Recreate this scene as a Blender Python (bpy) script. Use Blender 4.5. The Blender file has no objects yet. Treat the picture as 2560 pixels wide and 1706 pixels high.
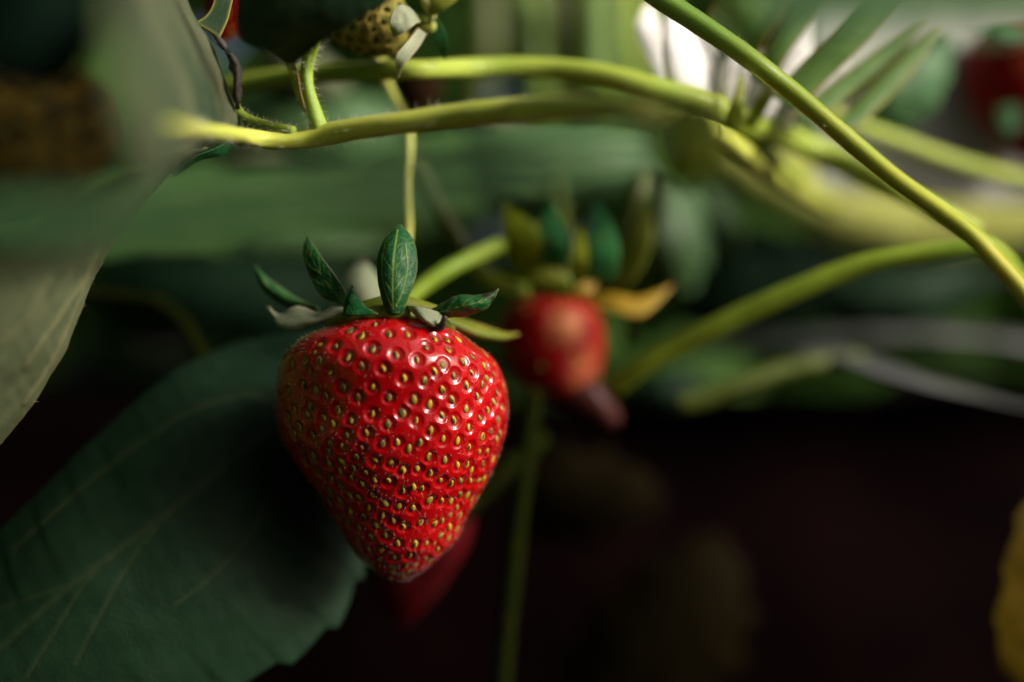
import bpy, math, random
import numpy as np
from mathutils import Vector

S = bpy.context.scene
COL = S.collection
RNG = np.random.default_rng(7)
random.seed(7)

# ------------------------------------------------------------------ camera, sky, sun, exposure
D = 0.2166            # metres from lens to the front of the strawberry (y = 0)
ZC = 0.34             # lens height above the furrow between the beds
cam_d = bpy.data.cameras.new('camera')
cam_d.lens = 50.0
cam_d.sensor_width = 36.0
cam_d.clip_start = 0.005
cam_d.clip_end = 200.0
cam_d.dof.use_dof = True
cam_d.dof.focus_distance = D + 0.004
cam_d.dof.aperture_fstop = 3.7
cam = bpy.data.objects.new('camera', cam_d)
cam.location = (0, -D, ZC)
cam.rotation_euler = (math.radians(90), 0, 0)
COL.objects.link(cam)
S.camera = cam

SUN = Vector((0.79, -0.37, 0.46)).normalized()      # towards the light
SUN_EL = math.asin(SUN.z)
SUN_AZ = math.atan2(SUN.x, SUN.y)
world = bpy.data.worlds.new('World')
S.world = world
world.use_nodes = True
wn = world.node_tree
bg = wn.nodes['Background']
sky = wn.nodes.new('ShaderNodeTexSky')
sky.sky_type = 'NISHITA'
sky.sun_disc = False
sky.sun_elevation = SUN_EL
sky.sun_rotation = SUN_AZ
wn.links.new(sky.outputs[0], bg.inputs[0])
sky.air_density = 0.5
sky.dust_density = 8.0
sky.ozone_density = 0.4
bg.inputs[1].default_value = 0.085

sun_d = bpy.data.lights.new('sun', 'SUN')
sun_d.energy = 3.5
sun_d.angle = math.radians(20)
sun_d.color = (1.0, 0.95, 0.88)
sun = bpy.data.objects.new('sun', sun_d)
sun.rotation_euler = (-SUN).to_track_quat('-Z', 'Y').to_euler()
sun.location = SUN * 2 + Vector((0, 0, ZC))
COL.objects.link(sun)

S.view_settings.view_transform = 'Standard'
S.view_settings.look = 'None'
S.view_settings.exposure = 0.45
S.view_settings.gamma = 1.0
S.view_settings.use_curve_mapping = False
S.cycles.use_denoising = True
S.cycles.max_bounces = 8
S.cycles.transparent_max_bounces = 8


# ------------------------------------------------------------------ helpers
def PX(y):
    """metres per photograph pixel at depth y (millimetres behind the focused plane)"""
    return 0.72 * (D + y * 0.001) / 2560.0


def P(px, py, y):
    k = PX(y)
    return np.array(((px - 1280) * k, y * 0.001, ZC - (py - 853) * k))


def PP(pts):
    return np.array([P(*p[:3]) for p in pts])


def spline(pts, n):
    """Catmull-Rom through pts (rows), n samples by arc length"""
    pts = np.asarray(pts, float)
    if len(pts) == 1:
        return np.repeat(pts, n, 0)
    ext = np.vstack((2 * pts[0] - pts[1], pts, 2 * pts[-1] - pts[-2]))
    out = []
    for i in range(len(pts) - 1):
        p0, p1, p2, p3 = ext[i:i + 4]
        t = np.linspace(0, 1, 24, endpoint=False)[:, None]
        out.append(0.5 * ((2 * p1) + (-p0 + p2) * t + (2 * p0 - 5 * p1 + 4 * p2 - p3) * t ** 2
                          + (-p0 + 3 * p1 - 3 * p2 + p3) * t ** 3))
    out.append(pts[-1:])
    c = np.vstack(out)
    s = np.concatenate(([0], np.cumsum(np.linalg.norm(np.diff(c[:, :3], axis=0), axis=1))))
    u = np.linspace(0, s[-1], n)
    return np.stack([np.interp(u, s, c[:, k]) for k in range(c.shape[1])], 1)


def wob(p, f, seed):
    """cheap smooth noise in -1..1 on points p, feature size about 1/f"""
    r = np.random.default_rng(seed)
    v = np.zeros(len(p))
    for k in range(5):
        w = r.normal(size=3)
        w = w / np.linalg.norm(w) * f * (1 + 0.45 * k) * 2.6
        v += np.sin(p @ w + r.uniform(0, 6.28)) / (1 + 0.5 * k)
    return v / 2.4


def mesh_obj(name, verts, faces, mat, parent=None, origin=None, smooth=True, attrs=None):
    verts = np.asarray(verts, float)
    o_ = np.zeros(3) if origin is None else np.asarray(origin, float)
    if parent is not None:
        base = np.array(parent_loc(parent))
        local = verts - base
        loc = (0, 0, 0)
    else:
        local = verts - o_
        loc = tuple(o_)
    me = bpy.data.meshes.new(name)
    faces = [np.asarray(f, dtype=np.int32).reshape(-1, f.shape[1] if hasattr(f, 'shape') else len(f[0])) for f in faces]
    nl = sum(f.size for f in faces)
    npoly = sum(len(f) for f in faces)
    me.vertices.add(len(local))
    me.vertices.foreach_set('co', local.astype(np.float32).ravel())
    me.loops.add(nl)
    me.loops.foreach_set('vertex_index', np.concatenate([f.ravel() for f in faces]))
    me.polygons.add(npoly)
    tot = np.concatenate([np.full(len(f), f.shape[1], np.int32) for f in faces])
    start = np.concatenate(([0], np.cumsum(tot)[:-1])).astype(np.int32)
    me.polygons.foreach_set('loop_start', start)
    me.polygons.foreach_set('loop_total', tot)
    me.polygons.foreach_set('use_smooth', np.full(npoly, smooth))
    for k, v in (attrs or {}).items():
        v = np.asarray(v, np.float32)
        if v.ndim == 1:
            a = me.attributes.new(k, 'FLOAT', 'POINT')
            a.data.foreach_set('value', v)
        else:
            a = me.attributes.new(k, 'FLOAT_VECTOR', 'POINT')
            a.data.foreach_set('vector', v.ravel())
    me.update(calc_edges=True)
    me.validate()
    me.materials.append(mat)
    ob = bpy.data.objects.new(name, me)
    COL.objects.link(ob)
    ob.location = loc
    if parent is not None:
        ob.parent = parent
    return ob


def parent_loc(o):
    v = Vector(o.location)
    while o.parent is not None:
        o = o.parent
        v += Vector(o.location)
    return v


def tag(o, label, cat, group=None):
    o['label'] = label
    o['category'] = cat
    if group:
        o['group'] = group
    return o


def thing(name, label, cat, loc, group=None):
    o = bpy.data.objects.new(name, None)
    o.empty_display_size = 0.004
    COL.objects.link(o)
    o.location = tuple(loc)
    return tag(o, label, cat, group)


def grid_faces(nu, nv, close_v=False):
    i = np.arange(nu - 1)[:, None]
    j = np.arange(nv if close_v else nv - 1)[None, :]
    j2 = (j + 1) % nv
    a = i * nv + j
    b = i * nv + j2
    c = (i + 1) * nv + j2
    d = (i + 1) * nv + j
    return np.stack([np.broadcast_to(x, a.shape).ravel() for x in (a, b, c, d)], 1)


# ------------------------------------------------------------------ materials
def new_mat(name):
    m = bpy.data.materials.new(name)
    m.use_nodes = True
    nt = m.node_tree
    return m, nt, nt.nodes['Principled BSDF'], nt.nodes['Material Output']


def N(nt, kind, **kw):
    n = nt.nodes.new(kind)
    for k, v in kw.items():
        if k in n.inputs:
            n.inputs[k].default_value = v
        else:
            setattr(n, k, v)
    return n


def ramp(nt, src, stops):
    r = nt.nodes.new('ShaderNodeValToRGB')
    el = r.color_ramp.elements
    while len(el) < len(stops):
        el.new(0.5)
    for e, (p, c) in zip(el, stops):
        e.position = p
        e.color = (*c, 1) if len(c) == 3 else c
    nt.links.new(src, r.inputs[0])
    return r.outputs[0]


def mixc(nt, fac, a, b, blend='MIX'):
    m = nt.nodes.new('ShaderNodeMix')
    m.data_type = 'RGBA'
    m.blend_type = blend
    for val, idx in ((fac, 0), (a, 6), (b, 7)):
        if hasattr(val, 'is_linked') or hasattr(val, 'links'):
            nt.links.new(val, m.inputs[idx])
        else:
            m.inputs[idx].default_value = val if idx == 0 else (*val, 1)
    return m.outputs[2]


def math_(nt, op, a, b=None, c=None):
    m = nt.nodes.new('ShaderNodeMath')
    m.operation = op
    for i, v in enumerate((a, b, c)):
        if v is None:
            continue
        if hasattr(v, 'links'):
            nt.links.new(v, m.inputs[i])
        else:
            m.inputs[i].default_value = v
    return m.outputs[0]


def leaf_mat(name, base, base2, vein, rough=0.5, trans=0.3, tcol=None, net=0.0, spots=None, edge=None, scale=1.0, spec=0.4):
    """leaf blade: two-tone mottling, traced veins (attribute), fine vein net, dead spots, thin translucency"""
    m, nt, b, out = new_mat(name)
    tc = N(nt, 'ShaderNodeTexCoord')
    n1 = N(nt, 'ShaderNodeTexNoise', Scale=220.0 * scale, Detail=5.0)
    nt.links.new(tc.outputs['Object'], n1.inputs['Vector'])
    n2 = N(nt, 'ShaderNodeTexNoise', Scale=1300.0 * scale, Detail=4.0)
    nt.links.new(tc.outputs['Object'], n2.inputs['Vector'])
    f = math_(nt, 'ADD', math_(nt, 'MULTIPLY', n1.outputs[0], 0.75), math_(nt, 'MULTIPLY', n2.outputs[0], 0.25))
    col = ramp(nt, f, [(0.36, base), (0.64, base2)])
    at = N(nt, 'ShaderNodeAttribute', attribute_name='vein')
    vf = at.outputs['Fac']
    uv = N(nt, 'ShaderNodeAttribute', attribute_name='uvc')
    vo = N(nt, 'ShaderNodeTexVoronoi', feature='DISTANCE_TO_EDGE', Scale=1.0)
    nt.links.new(uv.outputs['Vector'], vo.inputs['Vector'])
    netf = ramp(nt, vo.outputs[0], [(0.0, (1, 1, 1)), (0.07, (0, 0, 0))])
    if net > 0:
        vf = math_(nt, 'MAXIMUM', vf, math_(nt, 'MULTIPLY', netf, net))
    col = mixc(nt, vf, col, vein)
    if edge is not None:
        ae = N(nt, 'ShaderNodeAttribute', attribute_name='edge')
        col = mixc(nt, ae.outputs['Fac'], col, edge)
    if spots is not None:
        asp = N(nt, 'ShaderNodeAttribute', attribute_name='spot')
        col = mixc(nt, asp.outputs['Fac'], col, spots)
    nt.links.new(col, b.inputs['Base Color'])
    b.inputs['Roughness'].default_value = rough
    b.inputs['Specular IOR Level'].default_value = spec
    bump = N(nt, 'ShaderNodeBump', Strength=0.35, Distance=0.0002)
    h = math_(nt, 'SUBTRACT', math_(nt, 'MULTIPLY', n2.outputs[0], 0.6), math_(nt, 'MULTIPLY', netf, 0.5 if net > 0 else 0.25))
    nt.links.new(h, bump.inputs['Height'])
    nt.links.new(bump.outputs[0], b.inputs['Normal'])
    tr = N(nt, 'ShaderNodeBsdfTranslucent')
    tm = mixc(nt, 1.0, col, tcol or (1.0, 1.2, 0.5), 'MULTIPLY')
    nt.links.new(tm, tr.inputs[0])
    mx = N(nt, 'ShaderNodeMixShader')
    mx.inputs[0].default_value = trans
    nt.links.new(b.outputs[0], mx.inputs[1])
    nt.links.new(tr.outputs[0], mx.inputs[2])
    nt.links.new(mx.outputs[0], out.inputs[0])
    return m


def stem_mat(name, c1, c2, rough=0.5, sss=0.25, fleck=(0.30, 0.12, 0.02), fleck_amt=0.5, coat=0.04, spec=0.3, start=None):
    m, nt, b, out = new_mat(name)
    tc = N(nt, 'ShaderNodeTexCoord')
    n1 = N(nt, 'ShaderNodeTexNoise', Scale=90.0, Detail=4.0)
    nt.links.new(tc.outputs['Object'], n1.inputs['Vector'])
    ab = N(nt, 'ShaderNodeAttribute', attribute_name='tuv')
    mp = N(nt, 'ShaderNodeMapping')
    mp.inputs['Scale'].default_value = (5.0, 26.0, 1.0)
    nt.links.new(ab.outputs['Vector'], mp.inputs['Vector'])
    n3 = N(nt, 'ShaderNodeTexNoise', Scale=1.0, Detail=3.0)
    nt.links.new(mp.outputs[0], n3.inputs['Vector'])
    f = math_(nt, 'ADD', math_(nt, 'MULTIPLY', n1.outputs[0], 0.6), math_(nt, 'MULTIPLY', n3.outputs[0], 0.4))
    col = ramp(nt, f, [(0.35, c1), (0.65, c2)])
    if start is not None:       # younger, greener first stretch of the stalk
        ay = N(nt, 'ShaderNodeAttribute', attribute_name='young')
        col = mixc(nt, ay.outputs['Fac'], col, start)
    b.inputs['Specular IOR Level'].default_value = spec
    n2 = N(nt, 'ShaderNodeTexNoise', Scale=700.0, Detail=3.0)
    nt.links.new(tc.outputs['Object'], n2.inputs['Vector'])
    ff = ramp(nt, n2.outputs[0], [(0.62, (0, 0, 0)), (0.75, (1, 1, 1))])
    af = N(nt, 'ShaderNodeAttribute', attribute_name='fleck')
    col = mixc(nt, math_(nt, 'MULTIPLY', math_(nt, 'MULTIPLY', ff, fleck_amt), math_(nt, 'ADD', af.outputs['Fac'], 0.25)), col, fleck)
    nt.links.new(col, b.inputs['Base Color'])
    b.inputs['Roughness'].default_value = rough
    b.inputs['Subsurface Weight'].default_value = sss
    b.inputs['Subsurface Radius'].default_value = (1.0, 1.0, 0.3)
    b.inputs['Subsurface Scale'].default_value = 0.0015
    b.inputs['Coat Weight'].default_value = coat
    b.inputs['Coat Roughness'].default_value = 0.3
    bump = N(nt, 'ShaderNodeBump', Strength=0.3, Distance=0.0003)
    nt.links.new(n3.outputs[0], bump.inputs['Height'])
    nt.links.new(bump.outputs[0], b.inputs['Normal'])
    return m


def flesh_mat(name, c1, c2, c3=None, rough=0.32, sss=0.3, spec=0.12, coat=1.0, gscale=60.0):
    m, nt, b, out = new_mat(name)
    tc = N(nt, 'ShaderNodeTexCoord')
    n1 = N(nt, 'ShaderNodeTexNoise', Scale=gscale, Detail=4.0)
    nt.links.new(tc.outputs['Object'], n1.inputs['Vector'])
    col = ramp(nt, n1.outputs[0], [(0.35, c1), (0.65, c2)])
    if c3 is not None:      # patch by attribute: ripeness tones, and painted sheen on the small berry
        ap = N(nt, 'ShaderNodeAttribute', attribute_name='patch')
        col = mixc(nt, ap.outputs['Fac'], col, c3)
    n4 = N(nt, 'ShaderNodeTexNoise', Scale=2600.0, Detail=2.0)
    nt.links.new(tc.outputs['Object'], n4.inputs['Vector'])
    n5 = N(nt, 'ShaderNodeTexNoise', Scale=900.0, Detail=4.0)
    nt.links.new(tc.outputs['Object'], n5.inputs['Vector'])
    ad = N(nt, 'ShaderNodeAttribute', attribute_name='dimple')
    col = mixc(nt, math_(nt, 'MULTIPLY', ad.outputs['Fac'], 0.35), col, tuple(x * 0.55 for x in c1))
    nt.links.new(col, b.inputs['Base Color'])
    nt.links.new(ramp(nt, n5.outputs[0], [(0.3, (rough * 0.75,) * 3), (0.7, (rough * 1.5,) * 3)]), b.inputs['Roughness'])
    b.inputs['Specular IOR Level'].default_value = spec
    b.inputs['Subsurface Weight'].default_value = sss
    b.inputs['Subsurface Radius'].default_value = (1.0, 0.15, 0.1)
    b.inputs['Subsurface Scale'].default_value = 0.0018
    b.inputs['Coat Weight'].default_value = coat
    b.inputs['Coat Roughness'].default_value = 0.09
    bump = N(nt, 'ShaderNodeBump', Strength=0.36, Distance=0.00012)
    hh = math_(nt, 'ADD', math_(nt, 'MULTIPLY', n4.outputs[0], 0.5), n5.outputs[0])
    nt.links.new(hh, bump.inputs['Height'])
    nt.links.new(bump.outputs[0], b.inputs['Normal'])
    return m


def seed_mat(name, c1, c2, dark=(0.02, 0.02, 0.012), rough=0.4):
    """achene: straw to olive by object, most with a dark streak painting the shadowed hollow"""
    m, nt, b, out = new_mat(name)
    tc = N(nt, 'ShaderNodeTexCoord')
    oi = N(nt, 'ShaderNodeObjectInfo')
    rnd = oi.outputs['Random']
    col = ramp(nt, rnd, [(0.0, c1), (1.0, c2)])
    sp = N(nt, 'ShaderNodeSeparateXYZ')
    nt.links.new(tc.outputs['Object'], sp.inputs[0])
    r2 = math_(nt, 'FRACT', math_(nt, 'MULTIPLY', rnd, 17.31))
    r3 = math_(nt, 'FRACT', math_(nt, 'MULTIPLY', rnd, 91.7))
    ox = math_(nt, 'MULTIPLY', math_(nt, 'SUBTRACT', r2, 0.5), 0.0005)
    oy = math_(nt, 'MULTIPLY', math_(nt, 'SUBTRACT', r3, 0.6), 0.0006)
    dx = math_(nt, 'DIVIDE', math_(nt, 'SUBTRACT', sp.outputs[0], ox), 0.00021)
    dy = math_(nt, 'DIVIDE', math_(nt, 'SUBTRACT', sp.outputs[1], oy), 0.00050)
    dd = math_(nt, 'ADD', math_(nt, 'MULTIPLY', dx, dx), math_(nt, 'MULTIPLY', dy, dy))
    mask = ramp(nt, dd, [(0.35, (1, 1, 1)), (1.0, (0, 0, 0))])
    on = math_(nt, 'GREATER_THAN', math_(nt, 'FRACT', math_(nt, 'MULTIPLY', rnd, 5.77)), 0.24)
    col = mixc(nt, math_(nt, 'MULTIPLY', mask, on), col, dark)
    n2 = N(nt, 'ShaderNodeTexNoise', Scale=3500.0, Detail=3.0)
    nt.links.new(tc.outputs['Object'], n2.inputs['Vector'])
    col = mixc(nt, math_(nt, 'MULTIPLY', n2.outputs[0], 0.35), col, (0.10, 0.11, 0.02))
    nt.links.new(col, b.inputs['Base Color'])
    b.inputs['Roughness'].default_value = rough
    b.inputs['Specular IOR Level'].default_value = 0.5 if rough < 0.6 else 0.1
    bump = N(nt, 'ShaderNodeBump', Strength=0.3, Distance=0.0001)
    nt.links.new(n2.outputs[0], bump.inputs['Height'])
    nt.links.new(bump.outputs[0], b.inputs['Normal'])
    return m


def plain_mat(name, c1, c2, rough=0.6, scale=40.0, spec=0.4, bump_d=0.0005, metal=0.0):
    m, nt, b, out = new_mat(name)
    tc = N(nt, 'ShaderNodeTexCoord')
    n1 = N(nt, 'ShaderNodeTexNoise', Scale=scale, Detail=6.0)
    nt.links.new(tc.outputs['Object'], n1.inputs['Vector'])
    col = ramp(nt, n1.outputs[0], [(0.35, c1), (0.65, c2)])
    nt.links.new(col, b.inputs['Base Color'])
    b.inputs['Roughness'].default_value = rough
    b.inputs['Metallic'].default_value = metal
    b.inputs['Specular IOR Level'].default_value = spec
    bump = N(nt, 'ShaderNodeBump', Strength=0.6, Distance=bump_d)
    nt.links.new(n1.outputs[0], bump.inputs['Height'])
    nt.links.new(bump.outputs[0], b.inputs['Normal'])
    return m


M_FLESH = flesh_mat('ripe_flesh', (0.31, 0.0005, 0.002), (0.46, 0.0015, 0.003))
M_FLESH_DEEP = flesh_mat('deep_red_flesh', (0.20, 0.002, 0.003), (0.31, 0.004, 0.004), c3=(0.60, 0.24, 0.10), rough=0.5, coat=0.0)
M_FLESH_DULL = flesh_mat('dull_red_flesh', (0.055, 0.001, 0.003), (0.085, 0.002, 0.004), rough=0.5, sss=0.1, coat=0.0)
M_WITHERED = flesh_mat('withered_flesh', (0.035, 0.008, 0.006), (0.075, 0.014, 0.010), rough=0.6, sss=0.05, coat=0.1)
M_FLESH_HALF = flesh_mat('half_ripe_flesh_shaded', (0.007, 0.005, 0.001), (0.030, 0.020, 0.002), c3=(0.016, 0.004, 0.002), rough=0.85, coat=0.0, spec=0.05, gscale=230)  # half-ripe tones darkened, shade put into the colour
M_FLESH_GREEN = flesh_mat('unripe_flesh', (0.17, 0.19, 0.030), (0.30, 0.28, 0.05), c3=(0.30, 0.22, 0.05), rough=0.45, coat=0.1, gscale=250)
M_SEED = seed_mat('achene', (0.52, 0.33, 0.010), (0.20, 0.17, 0.018))
M_SEED_DARK = seed_mat('dark_achene', (0.012, 0.008, 0.004), (0.03, 0.02, 0.007), dark=(0.006, 0.005, 0.004), rough=0.85)
M_SEPAL = leaf_mat('sepal_green', (0.003, 0.060, 0.018), (0.009, 0.105, 0.028), (0.16, 0.27, 0.04), spec=0.25, rough=0.45, trans=0.2, net=0.32, spots=(0.03, 0.018, 0.014), edge=(0.10, 0.12, 0.04))
M_SEPAL_LIME = leaf_mat('sepal_lime', (0.22, 0.30, 0.012), (0.34, 0.40, 0.025), (0.4, 0.5, 0.08), rough=0.5, trans=0.4, spec=0.2)
M_SEPAL_LIT = leaf_mat('sepal_lit', (0.03, 0.20, 0.06), (0.07, 0.30, 0.09), (0.2, 0.3, 0.08), rough=0.5, trans=0.35, spec=0.2)  # raised green stands in for light the shadowed sepals miss
M_SEPAL_PALE = leaf_mat('sepal_underside', (0.24, 0.30, 0.17), (0.36, 0.38, 0.24), (0.30, 0.36, 0.2), rough=0.6, trans=0.3, net=0.2, spots=(0.08, 0.04, 0.03), edge=(0.42, 0.38, 0.25))
M_SEPAL_OLIVE = leaf_mat('sepal_olive', (0.14, 0.20, 0.012), (0.24, 0.26, 0.02), (0.30, 0.30, 0.05), rough=0.5, trans=0.3, net=0.3, spots=(0.03, 0.018, 0.012), edge=(0.25, 0.16, 0.03))
M_SEPAL_AMBER = leaf_mat('sepal_amber', (0.32, 0.18, 0.004), (0.42, 0.28, 0.008), (0.36, 0.28, 0.05), rough=0.5, trans=0.3, net=0.2, spots=(0.1, 0.05, 0.02), edge=(0.35, 0.3, 0.08))
M_BRACT = leaf_mat('bract_green', (0.006, 0.024, 0.004), (0.011, 0.036, 0.005), (0.025, 0.05, 0.008), rough=0.6, trans=0.15, edge=(0.22, 0.20, 0.03), spec=0.2)
M_DRY = leaf_mat('dry_stipule', (0.020, 0.018, 0.014), (0.07, 0.055, 0.042), (0.20, 0.16, 0.11), rough=0.7, trans=0.15, net=0.5)
M_LEAF_DARK = leaf_mat('leaf_upper', (0.008, 0.024, 0.011), (0.012, 0.033, 0.015), (0.026, 0.042, 0.018), rough=0.55, trans=0.15, net=0.05, spec=0.10)
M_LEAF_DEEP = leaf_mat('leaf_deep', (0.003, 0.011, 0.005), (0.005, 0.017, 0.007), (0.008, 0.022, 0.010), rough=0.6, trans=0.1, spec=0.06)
M_LEAF_MID = leaf_mat('leaf_mid', (0.05, 0.13, 0.045), (0.09, 0.18, 0.06), (0.16, 0.22, 0.08), rough=0.5, trans=0.3)
M_LEAF_FAR = leaf_mat('leaf_far', (0.018, 0.075, 0.013), (0.07, 0.14, 0.022), (0.10, 0.16, 0.04), rough=0.6, trans=0.35, spec=0.06)
M_LEAF_BAND = leaf_mat('leaf_band', (0.042, 0.14, 0.050), (0.085, 0.20, 0.075), (0.15, 0.2, 0.09), rough=0.55, trans=0.3)
M_LEAF_UNDER = leaf_mat('leaf_underside', (0.12, 0.16, 0.08), (0.18, 0.205, 0.10), (0.25, 0.25, 0.12), rough=0.65, trans=0.28, net=0.25, edge=(0.36, 0.25, 0.04), spec=0.25)
M_LEAF_YELLOW = leaf_mat('leaf_yellowing', (0.034, 0.022, 0.001), (0.062, 0.040, 0.002), (0.07, 0.05, 0.004), spec=0.02, rough=0.6, trans=0.25)
M_LEAF_BROWN = leaf_mat('leaf_withered_shaded', (0.007, 0.0045, 0.0008), (0.013, 0.0085, 0.0012), (0.015, 0.011, 0.002), spec=0.05, rough=0.8, trans=0.15)  # brown kept very dark: shade of the low corner is put into the colour
M_BLADE = leaf_mat('grass_blade', (0.10, 0.21, 0.04), (0.16, 0.28, 0.07), (0.2, 0.3, 0.08), rough=0.45, trans=0.35, edge=(0.45, 0.26, 0.05))
M_PETAL = leaf_mat('petal_white', (0.90, 0.89, 0.86), (0.94, 0.93, 0.91), (0.82, 0.82, 0.70), rough=0.6, trans=0.45, tcol=(1, 1, 1), edge=(0.75, 0.72, 0.45))
M_STEM = stem_mat('stem_yellow_green', (0.38, 0.45, 0.055), (0.54, 0.56, 0.10), fleck=(0.45, 0.16, 0.02), fleck_amt=0.9)
M_STEM_GREEN = stem_mat('stem_green', (0.17, 0.28, 0.018), (0.30, 0.40, 0.03))
M_STEM_ARCH = stem_mat('stem_arch', (0.24, 0.34, 0.035), (0.36, 0.42, 0.06))
M_STEM_PALE = stem_mat('stem_pale', (0.38, 0.42, 0.08), (0.48, 0.47, 0.12), rough=0.45)
M_STEM_GOLD = stem_mat('stem_golden', (0.34, 0.40, 0.028), (0.47, 0.45, 0.045), rough=0.28, coat=0.6, start=(0.12, 0.22, 0.02))
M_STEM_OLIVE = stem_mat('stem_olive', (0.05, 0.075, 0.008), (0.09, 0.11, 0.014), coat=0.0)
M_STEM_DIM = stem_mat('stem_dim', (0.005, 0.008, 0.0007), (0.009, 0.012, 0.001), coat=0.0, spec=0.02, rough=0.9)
M_STEM_LUSH = stem_mat('stem_lush', (0.05, 0.12, 0.003), (0.10, 0.17, 0.006), coat=0.0)
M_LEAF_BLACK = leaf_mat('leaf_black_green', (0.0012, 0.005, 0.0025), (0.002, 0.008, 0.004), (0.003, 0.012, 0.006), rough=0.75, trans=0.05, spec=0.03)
M_LEAF_SOFT = leaf_mat('leaf_soft', (0.045, 0.13, 0.033), (0.10, 0.20, 0.05), (0.15, 0.2, 0.07), rough=0.6, trans=0.3, spec=0.1)
M_LEAF_PALE = leaf_mat('leaf_pale_yellow', (0.38, 0.41, 0.085), (0.52, 0.52, 0.16), (0.5, 0.48, 0.18), rough=0.6, trans=0.3, spec=0.1)
M_LEAF_GREY = leaf_mat('leaf_grey', (0.028, 0.055, 0.028), (0.15, 0.16, 0.085), (0.26, 0.28, 0.14), scale=0.22, rough=0.65, trans=0.25, spec=0.2)
M_HAIR = plain_mat('plant_hair', (0.62, 0.60, 0.50), (0.72, 0.66, 0.55), rough=0.5, scale=300)
M_FILM = plain_mat('silver_film', (0.050, 0.052, 0.053), (0.095, 0.095, 0.094), rough=0.42, scale=30, spec=0.6)
M_FILM_BLACK = plain_mat('black_film', (0.0022, 0.0003, 0.0005), (0.0042, 0.0007, 0.0009), rough=0.85, scale=30, spec=0.03)
M_FILM_WHITE = plain_mat('white_film', (0.26, 0.30, 0.23), (0.42, 0.42, 0.38), rough=0.6, scale=22)
M_SOIL = plain_mat('dark_soil', (0.006, 0.003, 0.0022), (0.014, 0.007, 0.005), rough=0.95, scale=120, bump_d=0.004, spec=0.1)


# ------------------------------------------------------------------ builders: tubes, sheets, hairs
def tube_geo(pts, n=60, ring=16, lump=0.05, seed=1, cap=True):
    """pts rows: (px, py, y_mm, radius_px). returns verts, faces list, attrs, frames"""
    w = np.array([list(P(p[0], p[1], p[2])) + [p[3] * PX(p[2])] for p in pts])
    c = spline(w, n)
    ctr, rad = c[:, :3], c[:, 3]
    tan = np.gradient(ctr, axis=0)
    tan /= np.linalg.norm(tan, axis=1)[:, None] + 1e-12
    up = np.array((0.0, -1.0, 0.15))
    nrm = up - tan * (tan @ up)[:, None]
    nrm /= np.linalg.norm(nrm, axis=1)[:, None] + 1e-12
    bi = np.cross(tan, nrm)
    a = np.linspace(0, 2 * np.pi, ring, endpoint=False)
    ca, sa = np.cos(a), np.sin(a)
    dirs = nrm[:, None, :] * ca[None, :, None] + bi[:, None, :] * sa[None, :, None]
    base = ctr[:, None, :] + dirs * rad[:, None, None]
    flat = base.reshape(-1, 3)
    k = wob(flat, 160, seed) * 0.6 + wob(flat, 500, seed + 1) * 0.4
    ribs = 0.035 * np.cos(5 * a)[None, :]
    v = ctr[:, None, :] + dirs * (rad[:, None] * (1 + lump * k.reshape(n, ring) + ribs))[:, :, None]
    verts = v.reshape(-1, 3)
    s = np.concatenate(([0], np.cumsum(np.linalg.norm(np.diff(ctr, axis=0), axis=1))))
    tuv = np.zeros((n, ring, 3))
    tuv[:, :, 0] = s[:, None] * 100
    tuv[:, :, 1] = (np.abs(a - np.pi) / np.pi)[None, :]
    tuv = tuv.reshape(-1, 3)
    faces = [grid_faces(n, ring, True)[:, ::-1]]
    if cap:
        verts = np.vstack((verts, ctr[:1] - tan[:1] * rad[0] * 0.5, ctr[-1:] + tan[-1:] * rad[-1] * 0.5))
        tuv = np.vstack((tuv, tuv[:1], tuv[-1:]))
        j = np.arange(ring)
        f1 = np.stack((np.full(ring, n * ring), j, (j + 1) % ring), 1)
        f2 = np.stack((np.full(ring, n * ring + 1), (n - 1) * ring + (j + 1) % ring, (n - 1) * ring + j), 1)
        faces.append(np.vstack((f1, f2)))
    fr_ = np.clip(1.35 - 3.0 * np.linspace(0, 1, n), 0, 1)
    yg = np.repeat(fr_, ring)
    if cap:
        yg = np.concatenate((yg, [yg[0], yg[-1]]))
    return verts, faces, {'tuv': tuv, 'young': yg}, (ctr, tan, dirs, rad)


def hair_geo(roots, dirs, length, thick, rng, bend=0.4, seg=3):
    """many thin tapered hairs in one mesh: three-sided, bent"""
    n = len(roots)
    L = length * rng.uniform(0.5, 1.25, n)
    side = np.cross(dirs, rng.normal(size=(n, 3)))
    side /= np.linalg.norm(side, axis=1)[:, None] + 1e-9
    s2 = np.cross(dirs, side)
    bv = side * rng.uniform(-bend, bend, n)[:, None] + s2 * rng.uniform(-bend, bend, n)[:, None]
    V, F = [], []
    for k in range(seg + 1):
        t = k / seg
        c = roots + dirs * (L * t)[:, None] + bv * (L * t * t)[:, None]
        w = thick * (1 - 0.85 * t)
        for a in range(3):
            an = a * 2.0944
            V.append(c + (side * math.cos(an) + s2 * math.sin(an)) * w)
    V = np.array(V)                       # (seg+1)*3, n, 3
    idx = np.arange((seg + 1) * 3 * n).reshape((seg + 1) * 3, n)
    for k in range(seg):
        for a in range(3):
            b2 = (a + 1) % 3
            F.append(np.stack((idx[k * 3 + a], idx[k * 3 + b2], idx[k * 3 + 3 + b2], idx[k * 3 + 3 + a]), 1))
    return V.reshape(-1, 3), [np.vstack(F)]


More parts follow.
